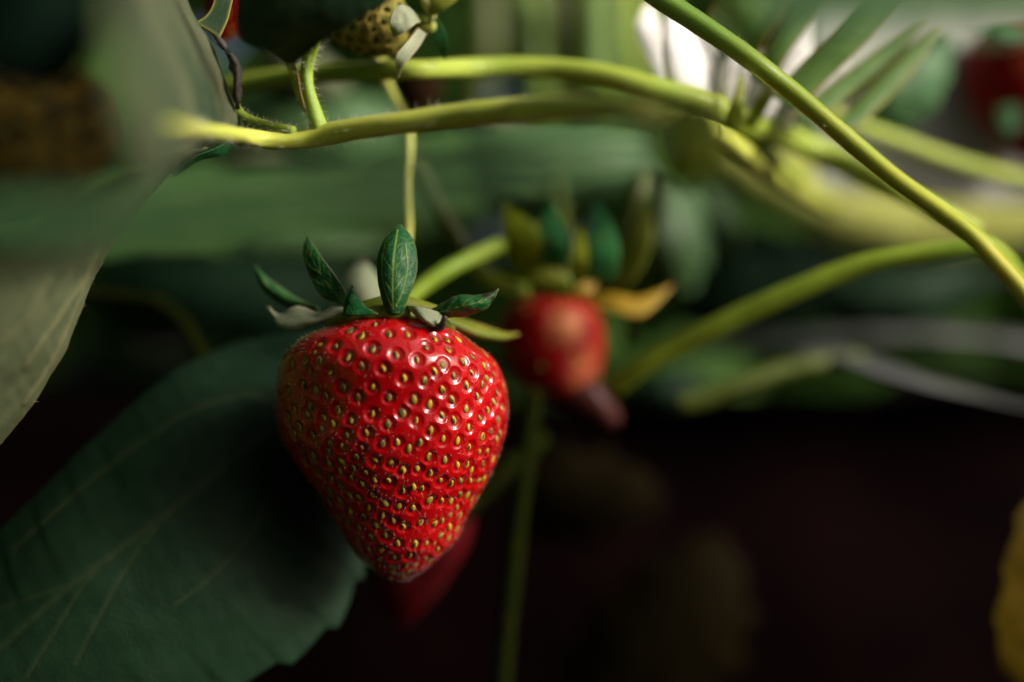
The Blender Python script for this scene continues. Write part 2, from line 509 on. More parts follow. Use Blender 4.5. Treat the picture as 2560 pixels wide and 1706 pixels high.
def hairs_on_tube(frames, parent, count, length, seed, thick=0.00004, name='hairs', t0=0.0, t1=1.0):
    ctr, tan, dirs, rad = frames
    rng = np.random.default_rng(seed)
    n = len(ctr)
    i = rng.integers(int(t0 * (n - 1)), max(int(t1 * (n - 1)), int(t0 * (n - 1)) + 1), count)
    j = rng.integers(0, dirs.shape[1], count)
    dv = dirs[i, j] + 0.12 * rng.normal(size=(count, 3)) + tan[i] * rng.uniform(-0.2, 0.2, count)[:, None]
    dv /= np.linalg.norm(dv, axis=1)[:, None]
    jit = tan[i] * (rng.uniform(-0.5, 0.5, count) * np.linalg.norm(ctr[1] - ctr[0]))[:, None]
    v, f = hair_geo(ctr[i] + dirs[i, j] * (rad[i] * 0.98)[:, None] + jit, dv, length, thick, rng)
    o = mesh_obj(name, v, f, M_HAIR, parent)
    o['kind'] = 'stuff'
    return o


def stem_part(name, pts, mat, parent, n=60, ring=16, lump=0.05, seed=1, fleck=None):
    v, f, a, fr = tube_geo(pts, n, ring, lump, seed)
    a['fleck'] = np.zeros(len(v)) if fleck is None else np.exp(-(np.linalg.norm(v - P(*fleck[:3]), axis=1) / fleck[3]) ** 2)
    return mesh_obj(name, v, f, mat, parent, attrs=a), fr


def stem_thing(label, pts, mat, hairs=0, hlen=0.0009, seed=1, name='stem', cat='stem', group=None, lump=0.05, n=60, fleck=None):
    root = thing(name, label, cat, P(*pts[-1][:3]), group)
    o, fr = stem_part('stalk', pts, mat, root, n=n, seed=seed, lump=lump, fleck=fleck)
    if hairs:
        hairs_on_tube(fr, root, hairs, hlen, seed + 50)
    return root, fr


def dist_poly(p, poly):
    d = np.full(len(p), 1e9)
    for a, b in zip(poly[:-1], poly[1:]):
        ab = b - a
        t = np.clip(((p - a) @ ab) / (ab @ ab + 1e-15), 0, 1)
        d = np.minimum(d, np.linalg.norm(p - (a + t[:, None] * ab), axis=1))
    return d


def sheet(name, left, mid, right, mat, parent=None, nu=60, nv=40, thick=0.00035, veins=(), vh=0.0, teeth=0, tooth=0.0, tooth_l=1.0,
          quilt=0.0, qf=180, seed=1, bulge=0.0, net=1.0, auto=0, spots=(), edge_w=0.0, origin=None):
    """leaf blade spanned by three traced curves (left margin, midrib, right margin) with real thickness.
    veins: [(points, width_mm)], auto: number of side-vein pairs, teeth: serration along both margins"""
    u = np.linspace(0, 1, nu)
    Lc, Rc = spline(PP(left), nu), spline(PP(right), nu)
    Mc = spline(PP(mid), nu) if mid is not None else (Lc + Rc) / 2
    v = np.linspace(-1, 1, nv)
    vv = np.sign(v) * np.abs(v) ** 0.9
    if teeth:
        ph = u * teeth
        saw = (ph % 1.0) ** 1.3 * (1 - ((ph % 1.0) > 0.86) * ((ph % 1.0) - 0.86) / 0.14)
        env = np.clip(np.minimum(u, 1 - u) * 8, 0, 1)
        Lc = Lc + (Lc - Mc) / (np.linalg.norm(Lc - Mc, axis=1)[:, None] + 1e-9) * (saw * env * tooth * tooth_l)[:, None]
        Rc = Rc + (Rc - Mc) / (np.linalg.norm(Rc - Mc, axis=1)[:, None] + 1e-9) * (saw * env * tooth)[:, None]
    wl = (vv * (vv - 1) / 2)[None, :, None]
    wm = (1 - vv * vv)[None, :, None]
    wr = (vv * (vv + 1) / 2)[None, :, None]
    G = Lc[:, None] * wl + Mc[:, None] * wm + Rc[:, None] * wr
    du = np.gradient(G, axis=0)
    dv = np.gradient(G, axis=1)
    nn = np.cross(du, dv)
    nn /= np.linalg.norm(nn, axis=2)[:, :, None] + 1e-12
    ref = nn[nu // 2, nv // 2]
    if ref[1] > 0:
        nn = -nn
        flip = True
    else:
        flip = False
    width = np.linalg.norm(Lc - Mc, axis=1) + np.linalg.norm(Rc - Mc, axis=1)
    su = np.concatenate(([0], np.cumsum(np.linalg.norm(np.diff(Mc, axis=0), axis=1))))
    flat = G.reshape(-1, 3)
    vein = np.zeros(nu * nv)
    for poly, w in veins:
        poly = np.array([(p[0], p[1]) for p in poly], float)
        poly = spline(np.column_stack((poly, np.zeros(len(poly)))), 40)
        # compare along the blade as seen across its own surface (x, z)
        kx = 0.72 / 2560
        dep = flat[:, 1] + D
        sx = flat[:, 0] / (kx * dep) + 1280
        sy = 853 - (flat[:, 2] - ZC) / (kx * dep)
        d = dist_poly(np.column_stack((sx, sy, np.zeros(len(sx)))), poly)
        vein = np.maximum(vein, np.exp(-(d / w) ** 2))
    if auto:
        U = u[:, None] * np.ones(nv)[None]
        V = vv[None] * np.ones(nu)[:, None]
        wn_ = 0.035
        vein = np.maximum(vein, np.exp(-(V / 0.05) ** 2).ravel() * 0.9)
        for k in range(auto):
            u0 = 0.04 + 0.82 * k / auto
            dd = U - (u0 + 0.20 * np.abs(V) + 0.07 * V * V)
            vein = np.maximum(vein, (np.exp(-(dd / (wn_ * 0.45)) ** 2) * (1 - 0.45 * np.abs(V))).ravel() * 0.75)
    h = bulge * (1 - vv[None, :] ** 2) * np.sin(np.pi * u)[:, None] * width.mean()
    h = h + (vein.reshape(nu, nv) * vh)
    if quilt:
        h = h + quilt * (0.6 * wob(flat, qf, seed).reshape(nu, nv) + 0.4 * wob(flat, qf * 2.7, seed + 3).reshape(nu, nv))
    G = G + nn * h[:, :, None]
    A = G.reshape(-1, 3)
    B = (G - nn * thick).reshape(-1, 3)
    f = grid_faces(nu, nv)
    if not flip:
        top = f
    else:
        top = f[:, ::-1]
    off = nu * nv
    bot = top[:, ::-1] + off
    rimi = np.concatenate((np.arange(nv), np.arange(1, nu) * nv + nv - 1, (nu - 1) * nv + np.arange(nv - 2, -1, -1), np.arange(nu - 2, 0, -1) * nv))
    nx = np.roll(rimi, -1)
    rim = np.stack((rimi, nx, nx + off, rimi + off), 1)
    if not flip:
        rim = rim[:, ::-1]
    uvc = np.zeros((nu, nv, 3))
    uvc[:, :, 0] = su[:, None] * 1000 / net
    uvc[:, :, 1] = vv[None, :] * (width / 2)[:, None] * 1000 / net
    uvc = uvc.reshape(-1, 3)
    edge = np.zeros((nu, nv))
    if edge_w:
        de = (1 - np.abs(vv))[None, :] * (width / 2)[:, None] * 1000
        de = np.minimum(de, (su[-1] - su)[:, None] * 1000 + 0.0)
        edge = np.exp(-(de / edge_w) ** 2)
    edge = edge.ravel()
    spot = np.zeros(nu * nv)
    for (sx_, sy_, sz_, r_) in spots:
        d = np.linalg.norm(flat - P(sx_, sy_, sz_), axis=1)
        rr = r_ * PX(sz_) * (1 + 0.45 * wob(flat, 900, int(sx_)))
        spot = np.maximum(spot, np.clip(1.6 - 1.6 * d / rr, 0, 1))
    at = {'vein': np.tile(vein, 2), 'uvc': np.vstack((uvc, uvc)), 'edge': np.tile(edge, 2), 'spot': np.tile(spot, 2)}
    ob = mesh_obj(name, np.vstack((A, B)), [top, bot, rim], mat, parent, origin=A[0] if (parent is None and origin is None) else origin, attrs=at)
    ob_data = dict(A=A.reshape(nu, nv, 3), nn=nn)
    return ob, ob_data


def leaf_thing(label, left, mid, right, mat, cat='leaf', name='leaf', group=None, margin_hairs=0, hair_side=1, petiole=None, pmat=None, **kw):
    root = thing(name, label, cat, PP(mid if mid is not None else left)[0], group)
    ob, dat = sheet('blade', left, mid, right, mat, root, **kw)
    if petiole:
        stem_part('petiole', petiole, pmat or M_STEM_GREEN, root, n=30, ring=12)
    if margin_hairs:
        rng = np.random.default_rng(margin_hairs)
        A = dat['A']
        col = A[:, -1] if hair_side > 0 else A[:, 0]
        inn = A[:, -3] if hair_side > 0 else A[:, 2]
        i = rng.integers(0, len(col) - 1, margin_hairs)
        t = rng.uniform(0, 1, margin_hairs)[:, None]
        r = col[i] * (1 - t) + col[i + 1] * t
        dv = col[i] - inn[i]
        dv /= np.linalg.norm(dv, axis=1)[:, None] + 1e-9
        dv += 0.35 * rng.normal(size=dv.shape)
        dv /= np.linalg.norm(dv, axis=1)[:, None]
        v, f = hair_geo(r, dv, 0.0007, 0.000016, rng)
        o = mesh_obj('hairs', v, f, M_HAIR, root)
        o['kind'] = 'stuff'
    return root


# ------------------------------------------------------------------ setting: soil, bed, film, foliage behind
def soil():
    n = 90
    t = np.linspace(-1, 1, n)
    g = np.sign(t) * np.abs(t) ** 3 * 60
    X, Y = np.meshgrid(g, g, indexing='ij')
    p = np.column_stack((X.ravel(), Y.ravel(), np.zeros(n * n)))
    p[:, 2] = 0.006 * wob(p, 12, 3) + 0.004 * wob(p, 40, 4)
    o = mesh_obj('soil', p, [grid_faces(n, n)], M_SOIL, origin=(0, 0, 0))
    o['kind'] = 'structure'


soil()


def bed():
    """raised planting bed behind the fruit: black film side, silver film folded over its top edge"""
    root = thing('planting_bed', 'raised bed in black film with a crumpled silver film lip behind the fruit', 'planting bed', (0, 0.18, 0))
    xs = np.linspace(-2.2, 2.2, 220)
    prof = [(0.155, 0.0), (0.17, 0.12), (0.175, 0.25), (0.18, 0.31), (0.20, 0.322), (0.40, 0.325), (1.2, 0.322), (1.26, 0.30), (1.3, 0.0)]
    pr = spline(np.column_stack((np.zeros(len(prof)), np.array(prof))), 60)[:, 1:]
    V = np.array([[(x, y, z) for (y, z) in pr] for x in xs]).reshape(-1, 3)
    V[:, 1] += 0.006 * wob(V, 30, 9)
    V[:, 2] += (0.003 * wob(V, 30, 10)) * (V[:, 2] > 0.05)
    mesh_obj('black_film', V, [grid_faces(220, 60)[:, ::-1]], M_FILM_BLACK, root)
    # silver film: its folded front lip, traced where it shows
    sheet('silver_film', [(1700, 884, 160), (1850, 878, 156), (2060, 872, 152), (2230, 862, 150), (2400, 860, 152), (2620, 880, 156), (2900, 890, 156), (3400, 880, 158), (4200, 890, 160)],
          [(1700, 872, 168), (1850, 852, 166), (2060, 834, 162), (2230, 822, 160), (2400, 828, 162), (2620, 855, 166), (2900, 866, 168), (3400, 850, 170), (4200, 866, 172)],
          [(1700, 866, 220), (1850, 848, 220), (2060, 836, 220), (2230, 830, 220), (2400, 836, 220), (2620, 852, 220), (2900, 858, 220), (3400, 846, 220), (4200, 856, 220)],
          M_FILM, root, nu=100, nv=50, thick=0.0003, quilt=0.0011, qf=70, seed=21)
    sheet('silver_film', [(1980, 892, 90), (2090, 908, 84), (2200, 948, 80), (2360, 988, 76), (2620, 1036, 72), (2900, 1074, 70), (3400, 1110, 76), (4200, 1090, 90)],
          [(1980, 882, 94), (2100, 886, 88), (2220, 926, 84), (2370, 970, 80), (2620, 1030, 76), (2900, 1060, 74), (3400, 1090, 82), (4200, 1072, 98)],
          [(1980, 874, 116), (2110, 872, 112), (2240, 915, 106), (2380, 962, 102), (2620, 1024, 98), (2900, 1052, 96), (3400, 1076, 104), (4200, 1062, 120)],
          M_FILM, root, nu=90, nv=24, thick=0.0003, quilt=0.0005, qf=70, seed=22)


bed()


def foliage():
    """strawberry foliage of the same row: behind on the bed, with unseen leaves added overhead and left to block sky (one mass)"""
    rng = np.random.default_rng(11)
    nu, nv = 5, 5
    V, F, VE = [], [], []
    u = np.linspace(0, 1, nu)
    v = np.linspace(-1, 1, nv)
    wd = np.sin(np.pi * np.clip(u, 0.03, 0.97)) ** 0.75
    U, Vv = np.meshgrid(u, v, indexing='ij')

    def put(c, d, nrm, L, W):
        d = d / np.linalg.norm(d)
        nrm = nrm - d * (nrm @ d)
        nrm = nrm / np.linalg.norm(nrm)
        sd = np.cross(nrm, d)
        p = c + d * ((U - 0.5) * L)[..., None] + sd * (Vv * wd[:, None] * W)[..., None] + nrm * ((np.abs(Vv) * 0.22 * W) - (U - 0.5) ** 2 * L * 0.5)[..., None]
        F.append(grid_faces(nu, nv) + len(V) * nu * nv)
        V.append(p.reshape(-1, 3))
        VE.append(np.exp(-(Vv / 0.2) ** 2).ravel() * 0.4)

    for k in range(1500):          # behind, on the bed
        L = rng.uniform(0.035, 0.06)
        c = np.array((rng.uniform(-0.6, 0.42), rng.uniform(0.22, 0.75), rng.uniform(ZC - 0.02, ZC + 0.30)))
        put(c, np.array((rng.normal(), rng.normal() * 0.5, rng.normal() * 0.7 - 0.35)), np.array((rng.normal() * 0.5, -1.0 + rng.normal() * 0.4, 0.7)), L, L * rng.uniform(0.34, 0.44))
    for k in range(150):           # added overhead on the left, out of view, to cut sky light
        L = rng.uniform(0.05, 0.075)
        c = np.array((rng.uniform(-0.60, -0.06), rng.uniform(-0.10, 0.10), 0))
        c[2] = ZC + 0.115 + 0.10 * max(c[1], 0) + rng.uniform(0, 0.12)
        put(c, np.array((rng.normal(), rng.normal(), rng.normal() * 0.3)), np.array((rng.normal() * 0.35, rng.normal() * 0.35, 1.0)), L, L * rng.uniform(0.38, 0.46))
    for k in range(650):           # added leaf mass left of the frame, blocks sky on the berry
        L = rng.uniform(0.045, 0.07)
        c = np.array((rng.uniform(-0.45, -0.17), rng.uniform(-0.28, 0.16), ZC + rng.uniform(-0.16, 0.2)))
        put(c, np.array((rng.normal() * 0.4, rng.normal(), rng.normal() * 0.6)), np.array((1.0, rng.normal() * 0.4, rng.normal() * 0.5)), L, L * rng.uniform(0.38, 0.46))
    o = mesh_obj('foliage', np.vstack(V), [np.vstack(F)], M_LEAF_FAR, origin=(0, 0.4, 0.32), attrs={'vein': np.concatenate(VE)})
    o['kind'] = 'stuff'
    V.clear()
    F.clear()
    VE.clear()
    for k in range(1000):          # added unseen leaf screen behind the camera, keeps sky glare off the berry
        L = rng.uniform(0.06, 0.10)
        c = np.array((rng.uniform(-1.0, 0.22), rng.uniform(-0.95, -0.42), ZC + rng.uniform(-0.33, 0.50)))
        put(c, np.array((rng.normal(), rng.normal() * 0.5, rng.normal() * 0.7 - 0.3)), np.array((rng.normal() * 0.5, 1.0 + rng.normal() * 0.4, 0.6)), L, L * rng.uniform(0.36, 0.46))
    o = mesh_obj('foliage', np.vstack(V), [np.vstack(F)], M_LEAF_DEEP, origin=(-0.3, -0.7, 0.32), attrs={'vein': np.concatenate(VE)})
    o['kind'] = 'stuff'


foliage()


# ------------------------------------------------------------------ seeds and berries
def seed_mesh(mat, name):
    nr, ns = 5, 8
    V = [(0, -0.72e-3, 0)]
    for i in range(1, nr):
        t = i / nr
        y = -0.72 + 1.44 * t
        r = (math.sin(math.pi * t) ** 0.75) * (1.0 - 0.25 * (t - 0.5) * -1)
        for j in range(ns):
            a = 2 * math.pi * j / ns
            V.append((0.43e-3 * r * math.cos(a), y * 1e-3, 0.27e-3 * r * math.sin(a)))
    V.append((0, 0.66e-3, 0))
    F = []
    for j in range(ns):
        F.append((0, 1 + (j + 1) % ns, 1 + j))
        for i in range(nr - 2):
            a, b = 1 + i * ns + j, 1 + i * ns + (j + 1) % ns
            F.append((a, b, b + ns, a + ns))
        a = 1 + (nr - 2) * ns
        F.append((len(V) - 1, a + j, a + (j + 1) % ns))
    me = bpy.data.meshes.new(name)
    me.from_pydata(V, [], F)
    me.polygons.foreach_set('use_smooth', [True] * len(F))
    me.materials.append(mat)
    return me


SEED_ME = seed_mesh(M_SEED, 'seed')
SEED_DARK_ME = seed_mesh(M_SEED_DARK, 'dark_seed')


def frame_matrix(loc, n, t):
    from mathutils import Matrix
    n = Vector(n).normalized()
    t = Vector(t)
    t = (t - n * t.dot(n)).normalized()
    x = t.cross(n)
    return Matrix(((x.x, t.x, n.x, loc[0]), (x.y, t.y, n.y, loc[1]), (x.z, t.z, n.z, loc[2]), (0, 0, 0, 1)))


def berry_surface(rows, yc, nt, nphi, lump=0.02, depth=1.0, seed=5, dense_front=True, lean=None):
    """rows: (py, left_px, right_px) at depth yc mm. returns grid positions (nt, nphi, 3)"""
    yr = [yc + (lean(r[0]) if lean else 0.0) for r in rows]
    ctr = spline(np.array([list(P((r[1] + r[2]) / 2, r[0], y)) + [(r[2] - r[1]) / 2 * PX(y)] for r, y in zip(rows, yr)]), nt)
    if dense_front:
        a = np.linspace(0, 1, nphi, endpoint=False)
        phi = np.where(a < 0.72, np.pi + a / 0.72 * np.pi, 2 * np.pi + (a - 0.72) / 0.28 * np.pi)
    else:
        phi = np.linspace(0, 2 * np.pi, nphi, endpoint=False)
    rad = np.maximum(ctr[:, 3], 1e-6)
    ph = phi[None, :]
    G = np.empty((nt, nphi, 3))
    G[:, :, 0] = ctr[:, None, 0] + rad[:, None] * np.cos(ph)
    G[:, :, 1] = ctr[:, None, 1] + rad[:, None] * np.sin(ph) * depth
    G[:, :, 2] = ctr[:, None, 2]
    flat = G.reshape(-1, 3)
    s = (0.6 * wob(flat, 60, seed) + 0.4 * wob(flat, 130, seed + 1)).reshape(nt, nphi)
    k = 1 + lump * s
    G[:, :, :2] = ctr[:, None, :2] + (G[:, :, :2] - ctr[:, None, :2]) * k[..., None]
    return G


def grid_normals(G):
    du = np.gradient(G, axis=0)
    dv = (np.roll(G, -1, 1) - np.roll(G, 1, 1))
    n = np.cross(dv, du)
    n /= np.linalg.norm(n, axis=2)[:, :, None] + 1e-15
    c = G.mean(axis=(0, 1))
    if ((G - c) * n).sum() < 0:
        n = -n
    return n


def screen(p):
    kx = 0.72 / 2560
    dep = p[:, 1] + D
    return p[:, 0] / (kx * dep) + 1280, 853 - (p[:, 2] - ZC) / (kx * dep)


def scatter(G, nn, existing, n_target, dmin, rng, keep=None):
    flat, fn = G.reshape(-1, 3), nn.reshape(-1, 3)
    out = list(existing)
    pts = np.array([flat[i] for i in out]) if out else np.zeros((0, 3))
    # area weighting
    a = np.linalg.norm(np.cross(np.gradient(G, axis=0), (np.roll(G, -1, 1) - np.roll(G, 1, 1)) / 2), axis=2).ravel()
    if keep is not None:
        a = a * keep
    p = a / a.sum()
    cand = rng.choice(len(flat), size=n_target * 60, p=p)
    for c in cand:
        if len(out) >= n_target:
            break
        if len(pts) and (np.linalg.norm(pts - flat[c], axis=1) < dmin).any():
            continue
        out.append(int(c))
        pts = np.vstack((pts, flat[c]))
    return out


def berry(root, G, seeds, mat, seed_me, amp=0.30, sig=1.0, seed_scale=1.0, patch=None, max_parts=300, rng=None, lift=0.0):
    nt, nphi, _ = G.shape
    nn = grid_normals(G)
    flat, fn = G.reshape(-1, 3), nn.reshape(-1, 3)
    sp = flat[seeds]
    sn = fn[seeds]
    # local spacing of each seed
    dm = np.linalg.norm(sp[:, None] - sp[None], axis=2) + np.eye(len(sp))
    near = np.sort(dm, axis=1)[:, :3].mean(1)
    sg = np.clip(near * 0.57, 0.0007, 0.00134 * sig) * np.random.default_rng(19).uniform(0.88, 1.1, len(near))
    am = amp * 1e-3 * np.clip(sg / 0.00135, 0.4, 1.0)
    am = am * np.random.default_rng(9).uniform(0.8, 1.15, len(am))
    drop = np.zeros(len(flat))
    mer = np.gradient(G, axis=0).reshape(-1, 3)
    mer /= np.linalg.norm(mer, axis=1)[:, None] + 1e-12
    K = 30000.0
    for a in range(0, len(flat), 20000):
        blk = flat[a:a + 20000]
        d = np.linalg.norm(blk[:, None] - sp[None], axis=2) / sg[None]
        w = am[None] * (1 - np.clip(d, 0, 1.8) ** 4)
        drop[a:a + 20000] = np.log1p(np.exp(K * w).sum(1)) / K
    drop = drop - 0.00005 * wob(flat, 330, 77)
    V = flat - fn * drop[:, None]
    Vg = V.reshape(nt, nphi, 3)
    top, bot = Vg[0].mean(0), Vg[-1].mean(0)
    verts = np.vstack((V, top, bot))
    j = np.arange(nphi)
    caps = np.vstack((np.stack((np.full(nphi, nt * nphi), (j + 1) % nphi, j), 1),
                      np.stack((np.full(nphi, nt * nphi + 1), (nt - 1) * nphi + j, (nt - 1) * nphi + (j + 1) % nphi), 1)))
    gf = grid_faces(nt, nphi, True)
    # orient outward
    c = V.mean(0)
    f0 = gf[len(gf) // 2]
    nrm = np.cross(verts[f0[1]] - verts[f0[0]], verts[f0[2]] - verts[f0[0]])
    if nrm @ (verts[f0[0]] - c) < 0:
        gf, caps = gf[:, ::-1], caps
    at = {'dimple': np.concatenate((np.clip(drop / (amp * 1e-3), 0, 1), [0, 0]))}
    if patch is not None:
        at['patch'] = np.concatenate((patch(flat), [0, 0]))
    mesh_obj('flesh', verts, [gf, caps], mat, root, attrs=at)
    base = Vector(root.location)
    rng = rng or np.random.default_rng(3)
    order = np.argsort(sn[:, 1])              # camera-facing first
    stuff_V, stuff_F = [], []
    tm = np.array([v.co[:] for v in seed_me.vertices])
    tf = [list(p.vertices) for p in seed_me.polygons]
    for q, i in enumerate(order):
        s = seed_scale * 1.10 * rng.uniform(0.74, 1.14) * np.clip(near[i] / 0.0022, 0.72, 1.05)
        loc = sp[i] - sn[i] * (am[i] * (0.92 - lift) + 0.00002)
        tdir = mer[seeds[i]] + 0.26 * rng.normal(size=3)
        tilt = sn[i] + 0.16 * rng.normal(size=3)
        M = frame_matrix(Vector(loc) - base, tilt, tdir)
        if q < max_parts:
            o = bpy.data.objects.new('seed', seed_me)
            COL.objects.link(o)
            o.parent = root
            o.matrix_local = M
            o.scale = (s * rng.uniform(0.88, 1.1), s, s)
        else:
            R = np.array(M.to_3x3())
            stuff_F += [[k + len(tm) * len(stuff_V) for k in f] for f in tf]
            stuff_V.append(tm @ R.T * s + np.array(M.translation))
    if stuff_V:
        me = bpy.data.meshes.new('seeds')
        me.from_pydata(np.vstack(stuff_V).tolist(), [], stuff_F)
        me.materials.append(seed_me.materials[0])
        o = bpy.data.objects.new('seeds', me)
        COL.objects.link(o)
        o.parent = root
        o['kind'] = 'stuff'
    return V, fn


# traced seed positions on the main strawberry (zoom windows of the photograph, 6.909 x)
WIN = {
    (660, 760): [(1470, 440), (1915, 320), (1665, 545), (2150, 505), (1225, 720), (1870, 760), (1440, 915), (2290, 870), (940, 990), (465, 1050), (690, 1000), (1675, 1080), (1130, 1180), (2060, 1120), (770, 1190), (850, 830), (950, 690), (665, 1430), (870, 1500), (1350, 1450), (1875, 1450), (400, 1530)],
    (960, 760): [(415, 510), (740, 730), (895, 590), (1100, 600), (1120, 770), (1300, 590), (580, 960), (1020, 1040), (880, 1170), (1380, 1000), (1550, 900), (355, 1295), (715, 1325), (1220, 1235), (1435, 1400), (1800, 1280), (1720, 1400), (1020, 1500), (1760, 1060), (1540, 1180), (1980, 1530), (1920, 1200)],
    (660, 960): [(275, 250), (1045, 220), (1610, 240), (2160, 240), (790, 395), (725, 540), (510, 470), (1265, 460), (1865, 530), (400, 590), (1010, 590), (1185, 700), (1490, 630), (2140, 700), (600, 770), (980, 785), (510, 870), (830, 910), (1410, 900), (1755, 860), (1130, 1040), (1325, 1090), (1090, 1180), (2045, 1040), (2300, 1020), (665, 1170), (845, 1250), (1680, 1130), (1580, 1290), (1910, 1340), (1105, 1385), (1330, 1360), (2185, 1390), (1530, 1470), (1295, 1520), (925, 1520), (700, 1330)],
    (960, 960): [(520, 285), (790, 360), (1190, 275), (1630, 205), (1920, 310), (315, 510), (1015, 540), (1430, 425), (1820, 460), (2060, 400), (565, 635), (1220, 630), (1680, 590), (1480, 755), (1985, 620), (815, 820), (1880, 820), (1720, 920), (1030, 960), (2030, 850), (1285, 1000), (1970, 960), (625, 1030), (420, 1140), (1495, 1100), (1670, 1190), (1800, 1185), (780, 1265), (1060, 1330), (1735, 1400), (1280, 1420), (1450, 1420), (330, 1500), (580, 1480), (805, 1560), (1520, 1520), (1900, 1320)],
    (720, 1160): [(730, 255), (1080, 270), (1340, 180), (1490, 300), (1270, 375), (890, 415), (1735, 310), (715, 480), (1055, 565), (1205, 600), (1450, 555), (1985, 490), (2165, 420), (2310, 440), (890, 650), (715, 640), (1385, 770), (1670, 705), (1910, 750), (2160, 785), (1055, 830), (1290, 940), (1625, 910), (1810, 1010), (860, 960), (1015, 1010), (1510, 1080), (1215, 1130), (2000, 1090), (2295, 1030), (1675, 1250), (1415, 1290), (1200, 1330), (1885, 1390), (2200, 1400), (1380, 1500), (1600, 1500)],
    (940, 1160): [(1130, 310), (1310, 370), (1480, 320), (1650, 310), (1790, 310), (1880, 275), (930, 650), (1150, 660), (1315, 660), (1465, 545), (1590, 580), (1670, 650), (1420, 775), (1300, 895), (1470, 920), (1160, 1000), (1015, 1055), (1290, 1110), (1430, 1140), (1130, 1270), (1265, 1310), (880, 1395), (1025, 1410), (1060, 1500)],
    (840, 1260): [(740, 990), (985, 950), (1275, 930), (1210, 1100), (985, 1130), (1550, 970), (1610, 1020), (1390, 1080), (1830, 860), (1250, 1200), (1170, 1270), (960, 1220)],
}


